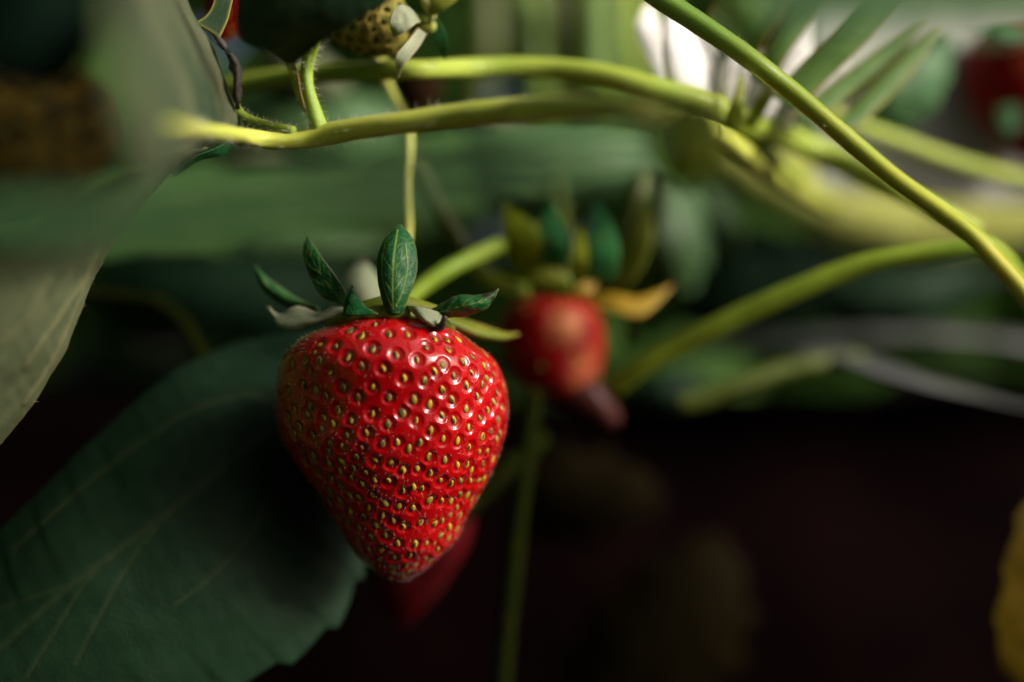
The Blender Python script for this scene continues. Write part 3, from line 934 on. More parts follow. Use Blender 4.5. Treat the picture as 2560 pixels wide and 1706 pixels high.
def main_berry():
    yc = 17.5
    rows = [(782, 976, 992), (786, 945, 1030), (796, 895, 1070), (812, 830, 1115), (832, 776, 1150), (858, 738, 1186), (897, 706, 1234), (950, 694, 1262), (1010, 690, 1272), (1050, 693, 1271),
            (1095, 704, 1262), (1150, 738, 1244), (1190, 766, 1226), (1232, 798, 1203), (1275, 824, 1179), (1310, 845, 1160), (1352, 869, 1138), (1390, 894, 1100), (1418, 925, 1066), (1436, 956, 1040), (1447, 984, 1020), (1451, 1000, 1008)]
    # the silhouette is seen a little in front of the widest section: perspective is small here
    root = thing('strawberry', 'large ripe red strawberry in sharp focus with a tall veined dark green sepal', 'strawberry', P(985, 782, 8.5))
    G = berry_surface(rows, yc, 430, 640, lump=0.016, seed=15, lean=lambda py: -9.0 * min(max((1010 - py) / 225.0, 0.0), 1.0) ** 1.4)   # hangs with its crown tipped towards the lens
    nn = grid_normals(G)
    flat, fn = G.reshape(-1, 3), nn.reshape(-1, 3)
    sx, sy = screen(flat)
    front = ((flat - np.array((0, -D, ZC))) * fn).sum(1) < 0
    idx_front = np.nonzero(front)[0]
    fx, fy = sx[front], sy[front]
    seeds = []
    for (ox, oy), pts in WIN.items():
        for (zx, zy) in pts:
            px, py = ox + zx / 6.909, oy + zy / 6.909
            d = (fx - px) ** 2 + (fy - py) ** 2
            k = int(d.argmin())
            if d[k] < 9 ** 2:
                seeds.append(int(idx_front[k]))
    # drop near duplicates
    keep = []
    for s in seeds:
        if all(np.linalg.norm(flat[s] - flat[t]) > 0.0009 for t in keep):
            keep.append(s)
    rng = np.random.default_rng(5)
    not_front = (fn[:, 1] > -0.12).astype(float)
    not_front *= (flat[:, 2] < P(985, 815, yc)[2])
    allseeds = scatter(G, nn, keep, len(keep) + 190, 0.0021, rng, keep=not_front)
    V, _ = berry(root, G, allseeds, M_FLESH, SEED_ME, amp=0.34, sig=1.0, rng=rng)
    # short pale styles and down along the skin
    rng2 = np.random.default_rng(8)
    pick = rng2.choice(len(V), 3200)
    dv = fn[pick] + 0.5 * rng2.normal(size=(len(pick), 3))
    dv[:, 2] -= 0.35
    dv /= np.linalg.norm(dv, axis=1)[:, None]
    v, f = hair_geo(V[pick], dv, 0.00050, 0.000014, rng2)
    o = mesh_obj('down', v, f, M_HAIR, root)
    o['kind'] = 'stuff'
    sd = [i for i in allseeds[:len(keep)] if rng2.uniform() < 0.3]
    sd = np.array(sd)
    dn = fn[sd] * 0.45 + np.array((0, 0, -1.0)) + 0.25 * rng2.normal(size=(len(sd), 3))
    dn /= np.linalg.norm(dn, axis=1)[:, None]
    v, f = hair_geo(V[sd] + np.array((0, 0, -0.0007)), dn, 0.0011, 0.00003, rng2, bend=0.5)
    o = mesh_obj('styles', v, f, M_STEM_GOLD, root)
    o['kind'] = 'stuff'

    # calyx and sepals (y mm)
    stem_part('calyx', [(822, 812, 9, 9), (858, 795, 6, 13), (900, 785, 5, 13), (945, 778, 4.6, 13), (985, 776, 4.4, 14), (1030, 780, 4.4, 14), (1070, 791, 5, 13), (1105, 806, 6.5, 12), (1132, 822, 9, 9)], M_SEPAL_OLIVE, root, n=50, ring=14, lump=0.25, seed=31)
    stem_part('calyx', [(870, 782, 9, 16), (985, 762, 9, 24), (1100, 784, 10, 16)], M_SEPAL_OLIVE, root, n=40, ring=14, lump=0.12, seed=33)
    stem_part('calyx', [(886, 800, 5.6, 6), (912, 789, 4.6, 10), (940, 793, 4.2, 9), (962, 785, 3.6, 12), (985, 790, 3.2, 11), (1010, 785, 3.4, 12), (1034, 793, 4.0, 9), (1052, 790, 4.4, 9), (1072, 803, 5, 6)], M_SEPAL_OLIVE, root, n=40, ring=12, lump=0.3, seed=35)
    sheet('sepal', [(968, 785, 2.8), (952, 745, 3), (942, 690, 3.4), (944, 640, 4), (962, 595, 5), (997, 560, 7)], [(987, 786, 2.0), (984, 735, 1.6), (985, 690, 2), (988, 640, 2.5), (995, 600, 4), (1000, 560, 7)],
          [(1006, 785, 2.8), (1024, 738, 3), (1041, 690, 4), (1044, 645, 5), (1034, 600, 6), (1003, 560, 7)], M_SEPAL, root, nu=90, nv=60, thick=0.0003, edge_w=0.18, net=1.25, seed=41, quilt=0.00012, qf=500,
          veins=[([(984, 770), (983, 700), (986, 640), (995, 575)], 2.6), ([(980, 765), (960, 715), (955, 660), (966, 600)], 1.8), ([(992, 765), (1012, 715), (1020, 660), (1016, 610)], 1.8), ([(984, 735), (962, 700)], 1.4), ([(985, 730), (1012, 690)], 1.4), ([(985, 680), (962, 645)], 1.3), ([(985, 675), (1014, 640)], 1.3)], vh=-0.00008)
    sheet('sepal', [(850, 762, 12), (805, 742, 10), (778, 700, 9), (760, 655, 9), (757, 622, 10), (767, 590, 12)], [(863, 760, 11), (836, 730, 9.4), (806, 690, 8.2), (784, 650, 8.3), (771, 617, 9.6), (768, 589, 12)],
          [(876, 757, 12), (866, 735, 10), (838, 690, 8), (806, 645, 8), (783, 610, 10), (769, 588, 12)], M_SEPAL, root, nu=70, nv=46, thick=0.0003, edge_w=0.2, net=1.1, seed=42, auto=4, vh=-0.00006, quilt=0.00014, qf=600,
          spots=[(782, 690, 8, 20), (800, 712, 8, 14), (778, 672, 8, 9), (812, 705, 8, 9)])
    sheet('sepal', [(800, 782, 20), (752, 776, 20), (708, 764, 20), (666, 735, 20), (642, 697, 21), (637, 664, 23)], [(795, 775, 18.5), (748, 761, 18.8), (704, 740, 18.8), (668, 713, 19.4), (650, 688, 20), (637, 663, 23)],
          [(792, 768, 18), (744, 745, 19), (700, 716, 20), (668, 693, 21), (650, 676, 22), (637, 662, 23)], M_SEPAL, root, nu=50, nv=30, thick=0.0003, edge_w=0.25, seed=43, auto=3, spots=[(742, 738, 19, 9)])
    sheet('sepal', [(872, 772, 12), (835, 768, 12), (795, 778, 13), (745, 765, 14), (705, 785, 15), (671, 771, 17)], [(868, 778, 10), (832, 782, 9), (790, 795, 9), (742, 798, 10), (702, 802, 12), (671, 770, 17)],
          [(866, 790, 10), (830, 796, 9), (790, 812, 9), (742, 824, 10), (697, 816, 12), (671, 769, 17)], M_SEPAL_PALE, root, nu=60, nv=36, thick=0.0004, edge_w=0.25, seed=44, quilt=0.0003, qf=260, spots=[(792, 785, 10, 13), (815, 776, 10, 9)])
    sheet('sepal', [(856, 786, 3), (860, 757, 5), (870, 735, 6), (879, 715, 7)], [(885, 787, 1), (882, 757, 3), (880, 735, 5), (879, 714, 7)],
          [(945, 784, 1), (915, 766, 3), (892, 742, 5), (880, 714, 7)], M_SEPAL, root, nu=40, nv=30, thick=0.0003, edge_w=0.2, seed=45, spots=[(905, 770, 5, 14), (930, 772, 5, 10), (880, 774, 5, 8), (879, 716, 7, 7)], quilt=0.0002, qf=600)
    sheet('sepal', [(880, 770, 32), (858, 725, 34), (868, 685, 36), (905, 645, 38)], [(925, 770, 30), (912, 725, 31), (908, 685, 34), (906, 644, 38)],
          [(985, 770, 32), (968, 725, 34), (942, 685, 36), (907, 644, 38)], M_SEPAL_PALE, root, nu=40, nv=30, thick=0.0004, seed=46, spots=[(905, 655, 37, 20)])
    sheet('sepal', [(1070, 778, 8), (1105, 757, 7), (1145, 738, 6), (1190, 736, 6), (1222, 732, 6), (1246, 722, 7)], [(1075, 786, 7), (1112, 778, 5), (1152, 766, 4), (1192, 757, 4), (1222, 745, 5), (1247, 723, 7)],
          [(1080, 796, 9), (1120, 796, 8), (1158, 793, 7), (1198, 782, 6), (1228, 760, 6), (1248, 724, 7)], M_SEPAL, root, nu=70, nv=40, thick=0.0003, edge_w=0.2, seed=47, auto=4, quilt=0.0002, qf=500,
          spots=[(1215, 737, 5, 17), (1238, 728, 6, 14), (1232, 750, 6, 12), (1195, 762, 5, 9), (1205, 752, 5, 8), (1222, 758, 6, 8), (1190, 737, 6, 7)])
    sheet('sepal', [(1012, 766, 5), (1030, 782, 3), (1052, 802, 2), (1085, 820, 2)], [(1052, 768, 1.5), (1062, 785, 0.5), (1072, 803, 0), (1092, 819, 1.5)],
          [(1112, 785, 8), (1111, 795, 6), (1108, 806, 4), (1100, 818, 3)], M_SEPAL_PALE, root, nu=40, nv=30, thick=0.0003, seed=48, edge_w=0.2, spots=[(1098, 818, 2, 14), (1108, 806, 4, 10)])
    sheet('sepal', [(1078, 822, 2), (1092, 823, 1), (1105, 816, 0.5), (1110, 792, 0)], None, [(1082, 812, 3), (1092, 812, 2), (1099, 806, 1.5), (1106, 790, 0.5)], M_DRY, root, nu=24, nv=8, thick=0.0006, seed=49)
    sheet('sepal', [(1085, 778, 20), (1140, 790, 21), (1210, 812, 24), (1262, 830, 27), (1295, 832, 30)], [(1088, 788, 17), (1135, 806, 18), (1200, 832, 21), (1258, 842, 25), (1298, 836, 30)],
          [(1090, 800, 18), (1130, 820, 19), (1195, 845, 22), (1255, 852, 26), (1300, 838, 30)], M_SEPAL_OLIVE, root, nu=44, nv=24, thick=0.0004, seed=50, edge_w=0.3)
    stem_part('stalk', [(985, 765, 9.5, 14), (1008, 690, 18, 11), (1022, 580, 28, 10), (1018, 480, 33, 10), (1024, 380, 34, 10), (1018, 310, 36, 11), (985, 245, 40, 11), (955, 170, 46, 12), (940, 60, 52, 12)], M_STEM_PALE, root, n=70, ring=12)


main_berry()


def small_berry(label, rows, yc, mat, seed_me, nseed, seed, patch=None, amp=0.3, nt=90, nphi=120, tilt=None, dmin=0.0021, seed_scale=1.0, group=None):
    root = thing('strawberry', label, 'strawberry', P((rows[0][1] + rows[0][2]) / 2, rows[0][0], yc), group)
    G = berry_surface(rows, yc, nt, nphi, lump=0.04, seed=seed, dense_front=False)
    if tilt is not None:        # turn the fruit about its centre in the picture plane
        c = G.mean(axis=(0, 1))
        ca, sa = math.cos(tilt), math.sin(tilt)
        q = G - c
        G = c + np.stack((q[..., 0] * ca - q[..., 2] * sa, q[..., 1], q[..., 0] * sa + q[..., 2] * ca), -1)
    nn = grid_normals(G)
    rng = np.random.default_rng(seed)
    s = scatter(G, nn, [], nseed, dmin, rng)
    berry(root, G, s, mat, seed_me, amp=amp, rng=rng, patch=patch, seed_scale=seed_scale, max_parts=120)
    return root


def ball(c, r, soft=0.5):
    c = np.array(c)
    return lambda p: np.clip((r - np.linalg.norm(p - c, axis=1)) / (r * soft), 0, 1)


# second fruit: small, misshapen, blurred, right of the main one
b2 = small_berry('small rounded red strawberry with a withered brown tip, blurred behind the large one', [(738, 1350, 1435), (748, 1305, 1466), (775, 1268, 1490), (815, 1252, 1503), (860, 1254, 1508), (905, 1266, 1506), (945, 1290, 1497), (975, 1320, 1482), (998, 1355, 1462), (1010, 1390, 1435)],
                 74, M_FLESH_DEEP, SEED_ME, 60, 61, patch=lambda p: np.maximum(ball(P(1415, 815, 65), 0.0052, 0.9)(p) * 1.0, ball(P(1470, 935, 66), 0.006, 0.9)(p) * 0.4), amp=0.2)  # first patch is a sheen painted into the flesh colour
stem_part('withered_tip', [(1400, 940, 74, 70), (1440, 975, 72, 60), (1480, 1010, 71, 46), (1515, 1040, 71, 34), (1540, 1058, 71, 20)], M_WITHERED, b2, n=30, ring=14, lump=0.2, seed=62)
for sx in [([(1298, 700, 58), (1274, 630, 52), (1256, 565, 50), (1255, 496, 52)], None, [(1352, 700, 56), (1362, 625, 50), (1330, 560, 49), (1258, 494, 52)], M_SEPAL_LIME),
           ([(1350, 700, 56), (1350, 620, 50), (1350, 560, 50), (1374, 490, 54)], None, [(1402, 700, 54), (1416, 620, 48), (1408, 560, 50), (1378, 489, 54)], M_SEPAL_LIT),
           ([(1420, 700, 54), (1428, 650, 50), (1434, 600, 50), (1446, 560, 52)], None, [(1462, 700, 54), (1470, 650, 50), (1464, 600, 50), (1449, 559, 52)], M_SEPAL_LIME),
           ([(1478, 705, 56), (1474, 640, 52), (1472, 570, 52), (1488, 498, 56)], None, [(1540, 700, 56), (1548, 630, 52), (1532, 560, 52), (1492, 497, 56)], M_SEPAL_LIT),
           ([(1530, 720, 62), (1560, 640, 60), (1580, 560, 60), (1610, 480, 64)], None, [(1560, 730, 60), (1610, 660, 58), (1634, 570, 58), (1614, 480, 64)], M_SEPAL_OLIVE),
           ([(1330, 712, 60), (1260, 690, 58), (1200, 670, 60), (1150, 620, 64)], None, [(1325, 740, 58), (1255, 726, 56), (1190, 694, 60), (1152, 622, 64)], M_SEPAL_LIME),
           ([(1475, 735, 60), (1530, 732, 58), (1600, 742, 58), (1680, 712, 60)], None, [(1480, 762, 58), (1540, 782, 56), (1610, 788, 56), (1684, 716, 60)], M_SEPAL_AMBER),
           ([(1330, 740, 54), (1325, 700, 52), (1350, 668, 52), (1385, 660, 54)], None, [(1430, 742, 54), (1430, 710, 52), (1415, 675, 52), (1388, 660, 54)], M_SEPAL_OLIVE),
           ([(1420, 745, 56), (1440, 720, 55), (1470, 700, 56)], None, [(1460, 750, 56), (1485, 728, 56), (1492, 703, 58)], M_SEPAL_AMBER)]:
    sheet('sepal', sx[0], sx[1], sx[2], sx[3], b2, nu=24, nv=14, thick=0.0004, bulge=0.08, auto=2)
stem_part('stalk', [(1400, 740, 72, 14), (1406, 660, 86, 12), (1404, 560, 100, 12), (1390, 440, 112, 12)], M_STEM_OLIVE, b2, n=30, ring=10)

# dim red fruit below and behind the main one
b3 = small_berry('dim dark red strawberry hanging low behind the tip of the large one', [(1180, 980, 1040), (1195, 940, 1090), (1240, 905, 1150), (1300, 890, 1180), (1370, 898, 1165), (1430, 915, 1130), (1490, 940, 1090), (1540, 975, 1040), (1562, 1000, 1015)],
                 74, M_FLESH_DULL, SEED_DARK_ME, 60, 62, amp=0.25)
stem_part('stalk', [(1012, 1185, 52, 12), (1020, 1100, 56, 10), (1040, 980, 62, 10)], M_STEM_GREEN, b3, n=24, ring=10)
for k, (dx, ty) in enumerate([(-110, 1235), (-50, 1250), (40, 1252), (110, 1230)]):
    sheet('sepal', [(1012 - 14, 1186, 46), (1012 + dx * 0.6 - 22, 1205, 38), (1012 + dx, ty, 36)], None, [(1012 + 14, 1186, 46), (1012 + dx * 0.6 + 22, 1205, 38), (1012 + dx + 2, ty, 36)], M_SEPAL, b3, nu=16, nv=10, auto=2)

# unripe fruit, top centre
b4 = small_berry('unripe yellow-green strawberry with dark seeds under the top edge', [(-95, -20, 40), (-85, -70, 85), (-50, -100, 105), (0, -105, 110), (50, -92, 92), (90, -62, 60), (112, -30, 25), (122, -8, 6)],
                 26, M_FLESH_GREEN, SEED_DARK_ME, 110, 63, amp=0.28, nt=130, nphi=180, dmin=0.0017, seed_scale=0.95) if False else None


def tilted_berry(label, cx, cy, yc, half_w, length, angle, mat, seed_me, nseed, seed, patch=None, amp=0.28, dmin=0.0018, seed_scale=0.95, blunt=0.0):
    """fruit whose stalk end points at 'angle' (radians from straight up, clockwise in the picture)"""
    prof = [(0.0, 0.12), (0.03, 0.5), (0.10, 0.82), (0.22, 0.97), (0.36, 1.0), (0.52, 0.92), (0.68, 0.74 + blunt * 0.1), (0.82, 0.50 + blunt * 0.2), (0.92, 0.28 + blunt * 0.25), (0.975, 0.13 + blunt * 0.15), (1.0, 0.02)]
    rows = [(cy - length / 2 + t * length, cx - w * half_w, cx + w * half_w) for t, w in prof]
    root = thing('strawberry', label, 'strawberry', P(cx + math.sin(angle) * length / 2, cy - math.cos(angle) * length / 2, yc))
    G = berry_surface(rows, yc, 130, 180, lump=0.03, seed=seed, dense_front=False)
    c = P(cx, cy, yc)
    ca, sa = math.cos(-angle), math.sin(-angle)
    q = G - c
    G = c + np.stack((q[..., 0] * ca - q[..., 2] * sa, q[..., 1], q[..., 0] * sa + q[..., 2] * ca), -1)
    nn = grid_normals(G)
    rng = np.random.default_rng(seed)
    s = scatter(G, nn, [], nseed, dmin, rng)
    berry(root, G, s, mat, seed_me, amp=amp, rng=rng, patch=patch, seed_scale=seed_scale, max_parts=150)
    return root


b4 = tilted_berry('unripe yellow-green strawberry with dark seeds beside a pale stalk at the top edge', 920, 60, 22, 92, 215, math.radians(72), M_FLESH_GREEN, SEED_DARK_ME, 120, 64,
                  patch=lambda p: 0.5 + 0.5 * wob(p, 260, 5), dmin=0.0019)
sheet('sepal', [(1040, 35, 14), (1010, 12, 10), (985, 25, 9), (975, 60, 9), (982, 92, 11)], None, [(1052, 55, 14), (1040, 60, 11), (1025, 72, 10), (1005, 86, 10), (984, 94, 11)], M_SEPAL_PALE, b4, nu=40, nv=24, auto=3, edge_w=0.25, bulge=0.1, quilt=0.0002, qf=400)
sheet('sepal', [(1045, 70, 14), (1018, 105, 11), (993, 135, 10), (988, 160, 11), (993, 198, 13)], None, [(1066, 85, 14), (1050, 115, 12), (1026, 145, 11), (1005, 170, 11), (994, 199, 13)], M_SEPAL_PALE, b4, nu=40, nv=24, auto=3, edge_w=0.3, bulge=-0.12)
sheet('sepal', [(1075, 50, 18), (1085, 80, 19), (1088, 110, 20), (1112, 150, 22)], None, [(1092, 45, 18), (1110, 75, 19), (1118, 110, 20), (1114, 152, 22)], M_SEPAL, b4, nu=24, nv=14, auto=3)
stem_part('calyx', [(1030, 60, 22, 26), (1052, 55, 20, 20), (1070, 50, 19, 15)], M_SEPAL_OLIVE, b4, n=20, ring=12, lump=0.15)
stem_part('stalk', [(1050, 60, 20, 12), (1078, 72, 19, 12), (1080, 40, 19, 11), (1062, 0, 20, 10), (1055, -60, 22, 10)], M_STEM_PALE, b4, n=36, ring=12)
sheet('bract', [(1070, 30, 18), (1080, -5, 17), (1110, -40, 17), (1170, -70, 18)], None, [(1085, 40, 18), (1115, 22, 17), (1150, -8, 17), (1172, -60, 18)], M_SEPAL_OLIVE, b4, nu=20, nv=12)

# half ripe fruit in the shade at the left edge
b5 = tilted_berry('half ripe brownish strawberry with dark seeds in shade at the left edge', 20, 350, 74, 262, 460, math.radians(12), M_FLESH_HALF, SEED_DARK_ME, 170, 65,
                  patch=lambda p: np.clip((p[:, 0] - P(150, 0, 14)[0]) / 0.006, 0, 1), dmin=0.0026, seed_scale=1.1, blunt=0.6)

# red fruit at the right edge, blurred
b6 = tilted_berry('blurred bright red strawberry against white film at the right edge', 2575, 235, 128, 150, 400, math.radians(-8), M_FLESH_DEEP, SEED_ME, 70, 66, amp=0.25)
for L_, R_ in [([(2560, 60, 112), (2500, 40, 108), (2440, 60, 108)], [(2580, 90, 108), (2510, 95, 104), (2442, 64, 108)]), ([(2490, 270, 108), (2500, 320, 106), (2520, 350, 106)], [(2545, 260, 108), (2545, 310, 106), (2524, 352, 106)])]:
    sheet('sepal', L_, None, R_, M_SEPAL, b6, nu=18, nv=12, auto=2, bulge=0.1)

# red fruit mostly hidden by the dark leaf at the top, and a half-hidden one behind the yellow-green stem
b7 = tilted_berry('red strawberry mostly hidden behind the dark leaf, top left of centre', 590, -20, 50, 95, 270, math.radians(20), M_FLESH_DEEP, SEED_ME, 60, 67)
b8 = tilted_berry('small brownish red strawberry showing in a gap above the yellow-green stem', 1045, 235, 78, 62, 150, math.radians(5), M_FLESH_HALF, SEED_DARK_ME, 50, 68, patch=lambda p: np.full(len(p), 0.75))


# ------------------------------------------------------------------ stems
def main_stem():
    pts = [(360, 300, -76, 5), (415, 310, -58, 10), (470, 320, -40, 14), (530, 329, -20, 18), (600, 339, -5, 20), (660, 350, 0, 21), (720, 356, 0, 20), (780, 347, 0, 24), (825, 336, -1, 29), (870, 327, -3, 27), (920, 320, -5, 28), (1000, 310, -8, 28), (1100, 295, -10, 30), (1200, 284, -13, 32), (1300, 276, -17, 32), (1420, 269, -31, 32), (1540, 272, -40, 31), (1640, 287, -36, 30), (1730, 312, -12, 30), (1810, 350, 24, 28), (1890, 405, 60, 25), (1980, 462, 100, 22), (2080, 510, 140, 18)]
    root = thing('stem', 'bright yellow-green fruiting stem running across the upper left, forked with a side branch', 'stem', P(*pts[-1][:3]))
    o, fr = stem_part('stalk', pts, M_STEM, root, n=140, ring=24, lump=0.05, seed=71, fleck=(715, 358, -1, 0.0035))
    hairs_on_tube(fr, root, 700, 0.0011, 72, thick=0.000020, t0=0.10, t1=0.42)
    br = [(806, 345, 0, 24), (797, 318, 0, 23), (785, 280, 0, 20), (774, 240, 0, 17), (768, 205, 0, 16), (768, 170, 0, 16), (776, 130, -1, 17), (790, 90, -3, 18), (806, 50, -5, 18), (822, 0, -7, 17)]
    o, fr = stem_part('branch', br, M_STEM_GREEN, root, n=80, ring=20, lump=0.05, seed=73, fleck=(785, 150, -1, 0.003))
    hairs_on_tube(fr, root, 500, 0.0010, 74, thick=0.000020)
    br = [(735, 330, 0, 14), (700, 322, 2, 13), (660, 312, 4, 12), (620, 298, 5, 12), (596, 280, 5, 13), (588, 262, 5, 12)]
    o, fr = stem_part('branch', br, M_STEM_GREEN, root, n=50, ring=16, lump=0.08, seed=75)
    hairs_on_tube(fr, root, 260, 0.0008, 76, thick=0.000018)
    # papery stipules at the nodes
    sheet('stipule', [(712, 158, 1), (722, 185, 0), (733, 225, 0), (748, 262, 0), (765, 290, 0)], None, [(738, 160, 1), (745, 190, -1), (750, 225, -1), (758, 258, -1), (770, 290, 0)], M_SEPAL_OLIVE, root, nu=40, nv=12, thick=0.0002, edge_w=0.2)
    sheet('stipule', [(534, 88, -1), (548, 112, -1), (570, 150, -1), (580, 190, -2), (584, 230, -2), (592, 275, -1)], [(540, 88, -2), (560, 118, -3), (588, 155, -3), (594, 195, -4), (592, 235, -4), (594, 275, -2)],
          [(548, 90, -1), (572, 122, -1), (598, 160, -1), (606, 195, -1), (601, 235, -1), (597, 275, -1)], M_DRY, root, nu=60, nv=22, thick=0.0003, quilt=0.0004, qf=600, seed=77, net=0.8)
    return root


main_stem()

stem_thing('blurred green stem arching above the yellow-green one from left to right', [(560, 225, 46, 24), (640, 205, 42, 24), (760, 188, 36, 24), (900, 180, 30, 24), (1040, 175, 22, 25), (1180, 171, 34, 25), (1340, 170, 36, 26), (1480, 184, 34, 28), (1620, 222, 32, 33), (1760, 268, 34, 36), (1880, 312, 44, 36), (2000, 360, 60, 34), (2110, 410, 60, 31), (2220, 465, 46, 28), (2330, 520, 50, 24), (2440, 580, 54, 22)], M_STEM_ARCH, seed=81, n=90)
stem_thing('sharp golden-green stem slanting down across the upper right', [(1580, -55, 4, 28.4), (1655, 0, 3, 28.4), (1735, 52, 2, 27.5), (1815, 106, 1, 26.7), (1890, 160, 0, 25.8), (1965, 218, 0, 24.9), (2060, 297, -1, 24.1), (2150, 375, -2, 24.1), (2240, 450, -4, 23.2), (2330, 515, -6, 23.2), (2420, 582, -8, 23.2), (2500, 665, -10, 23.2), (2570, 745, -12, 23.2), (2640, 830, -14, 23.2), (2800, 1060, -18, 23.2), (2960, 1330, -22, 23.2), (3080, 1640, -26, 23.2)], M_STEM_GOLD, hairs=40, hlen=0.0007, seed=82, n=130, lump=0.03)
leaf_thing('pale yellow-green twisted leaf, far out of focus behind the golden stem at the right',
           [(1700, 190, 196), (1800, 255, 196), (1890, 320, 198), (1985, 372, 200), (2130, 445, 200), (2300, 490, 200), (2450, 440, 200), (2640, 380, 204)],
           [(1690, 280, 190), (1790, 350, 188), (1880, 412, 188), (1975, 462, 188), (2110, 530, 188), (2280, 565, 188), (2440, 535, 190), (2640, 480, 196)],
           [(1700, 400, 196), (1790, 455, 194), (1868, 500, 192), (1965, 552, 192), (2110, 615, 192), (2285, 640, 192), (2430, 625, 194), (2640, 590, 200)],
           M_LEAF_PALE, nu=60, nv=36, thick=0.0005, quilt=0.0008, qf=60, seed=83)
stem_thing('blurred mid-green stem sloping from the golden stem down to the small berry', [(2900, 1240, 90, 18), (2700, 940, 70, 20), (2590, 765, 52, 22), (2520, 662, 42, 23), (2455, 612, 36, 24), (2390, 624, 36, 24), (2285, 640, 38, 25), (2190, 655, 40, 26), (2100, 682, 42, 27), (2000, 722, 44, 28), (1885, 772, 47, 28), (1775, 826, 50, 28), (1690, 868, 53, 27), (1600, 920, 56, 26), (1530, 975, 60, 25)], M_STEM_GREEN, seed=84, n=80)
stem_thing('blurred yellow-green stem behind the golden stem near the right edge', [(2040, 270, 80, 20), (2120, 308, 80, 21), (2230, 350, 84, 22), (2340, 392, 86, 22), (2460, 430, 88, 22), (2620, 470, 90, 22), (2860, 540, 96, 22), (3200, 660, 110, 22)], M_STEM_ARCH, seed=85)
stem_thing('short olive stem just under the silver film', [(1700, 1010, 82, 22), (1760, 998, 82, 23), (1850, 962, 82, 23), (1960, 925, 84, 22), (2060, 905, 86, 22), (2150, 900, 92, 20)], M_STEM_OLIVE, seed=86)
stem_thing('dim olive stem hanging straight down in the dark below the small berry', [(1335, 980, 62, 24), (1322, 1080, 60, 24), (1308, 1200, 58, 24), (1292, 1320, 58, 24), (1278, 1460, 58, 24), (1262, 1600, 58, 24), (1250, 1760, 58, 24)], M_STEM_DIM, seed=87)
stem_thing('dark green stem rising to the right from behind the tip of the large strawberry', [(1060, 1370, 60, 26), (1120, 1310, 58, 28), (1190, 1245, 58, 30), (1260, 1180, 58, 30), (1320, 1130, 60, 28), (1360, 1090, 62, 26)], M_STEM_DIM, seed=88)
stem_thing('pale green stem slanting up to the right behind the tall veined sepal', [(1010, 760, 40, 18), (1060, 715, 42, 20), (1120, 675, 44, 20), (1190, 640, 48, 20), (1280, 600, 54, 20), (1360, 570, 60, 18)], M_STEM_GREEN, seed=89)
stem_thing('greyish stem slanting down to the right beside the small berry\'s left sepal', [(1040, 420, 60, 22), (1090, 500, 60, 22), (1140, 590, 60, 22), (1190, 660, 62, 20), (1240, 700, 64, 16)], M_STEM_OLIVE, seed=90)
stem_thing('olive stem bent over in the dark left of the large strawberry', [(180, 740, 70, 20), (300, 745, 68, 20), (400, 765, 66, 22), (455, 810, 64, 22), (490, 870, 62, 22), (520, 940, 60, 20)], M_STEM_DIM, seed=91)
# upright stalks behind the stems, top centre
for k, (x0, x1, y, r, lab, mt) in enumerate([(1312, 1330, 190, 48, 'leftmost upright blurred green stalk above the stems, top centre', M_STEM_LUSH), (1400, 1385, 220, 36, 'second upright blurred stalk from the left, top centre, olive', M_STEM_OLIVE), (1476, 1484, 170, 56, 'third upright blurred green stalk from the left, top centre, widest', M_STEM_LUSH),
                                        (1566, 1600, 150, 30, 'fourth upright blurred stalk from the left, beside the white flower', M_STEM_GREEN), (1215, 1190, 220, 36, 'thin upright stalk beside the unripe berry, far back', M_STEM_OLIVE), (1640, 1640, 200, 44, 'fifth upright blurred stalk from the left, behind the white petals', M_STEM_LUSH)]):
    stem_thing(lab, [(x0 - 10, -80, y + 6, r), (x0, 20, y + 2, r), (x0 + 3, 130, y, r), (x1, 240, y, r), (x1 + 8, 330, y + 10, r * 0.9), (x1 + 14, 400, y + 24, r * 0.7)], mt, seed=92 + k)
for k, (pts, lab) in enumerate([([(1660, 420, 84, 14), (1640, 560, 82, 16), (1600, 700, 82, 16), (1570, 860, 84, 16)], 'slim dark upright stalk right of the small berry sepals'), ([(1610, 430, 76, 20), (1590, 520, 74, 26), (1560, 620, 74, 22), (1530, 720, 76, 14)], 'yellowish upright stalk behind the small berry sepals')]):
    stem_thing(lab, pts, M_STEM_OLIVE if k else M_STEM_DIM, seed=99 + k)


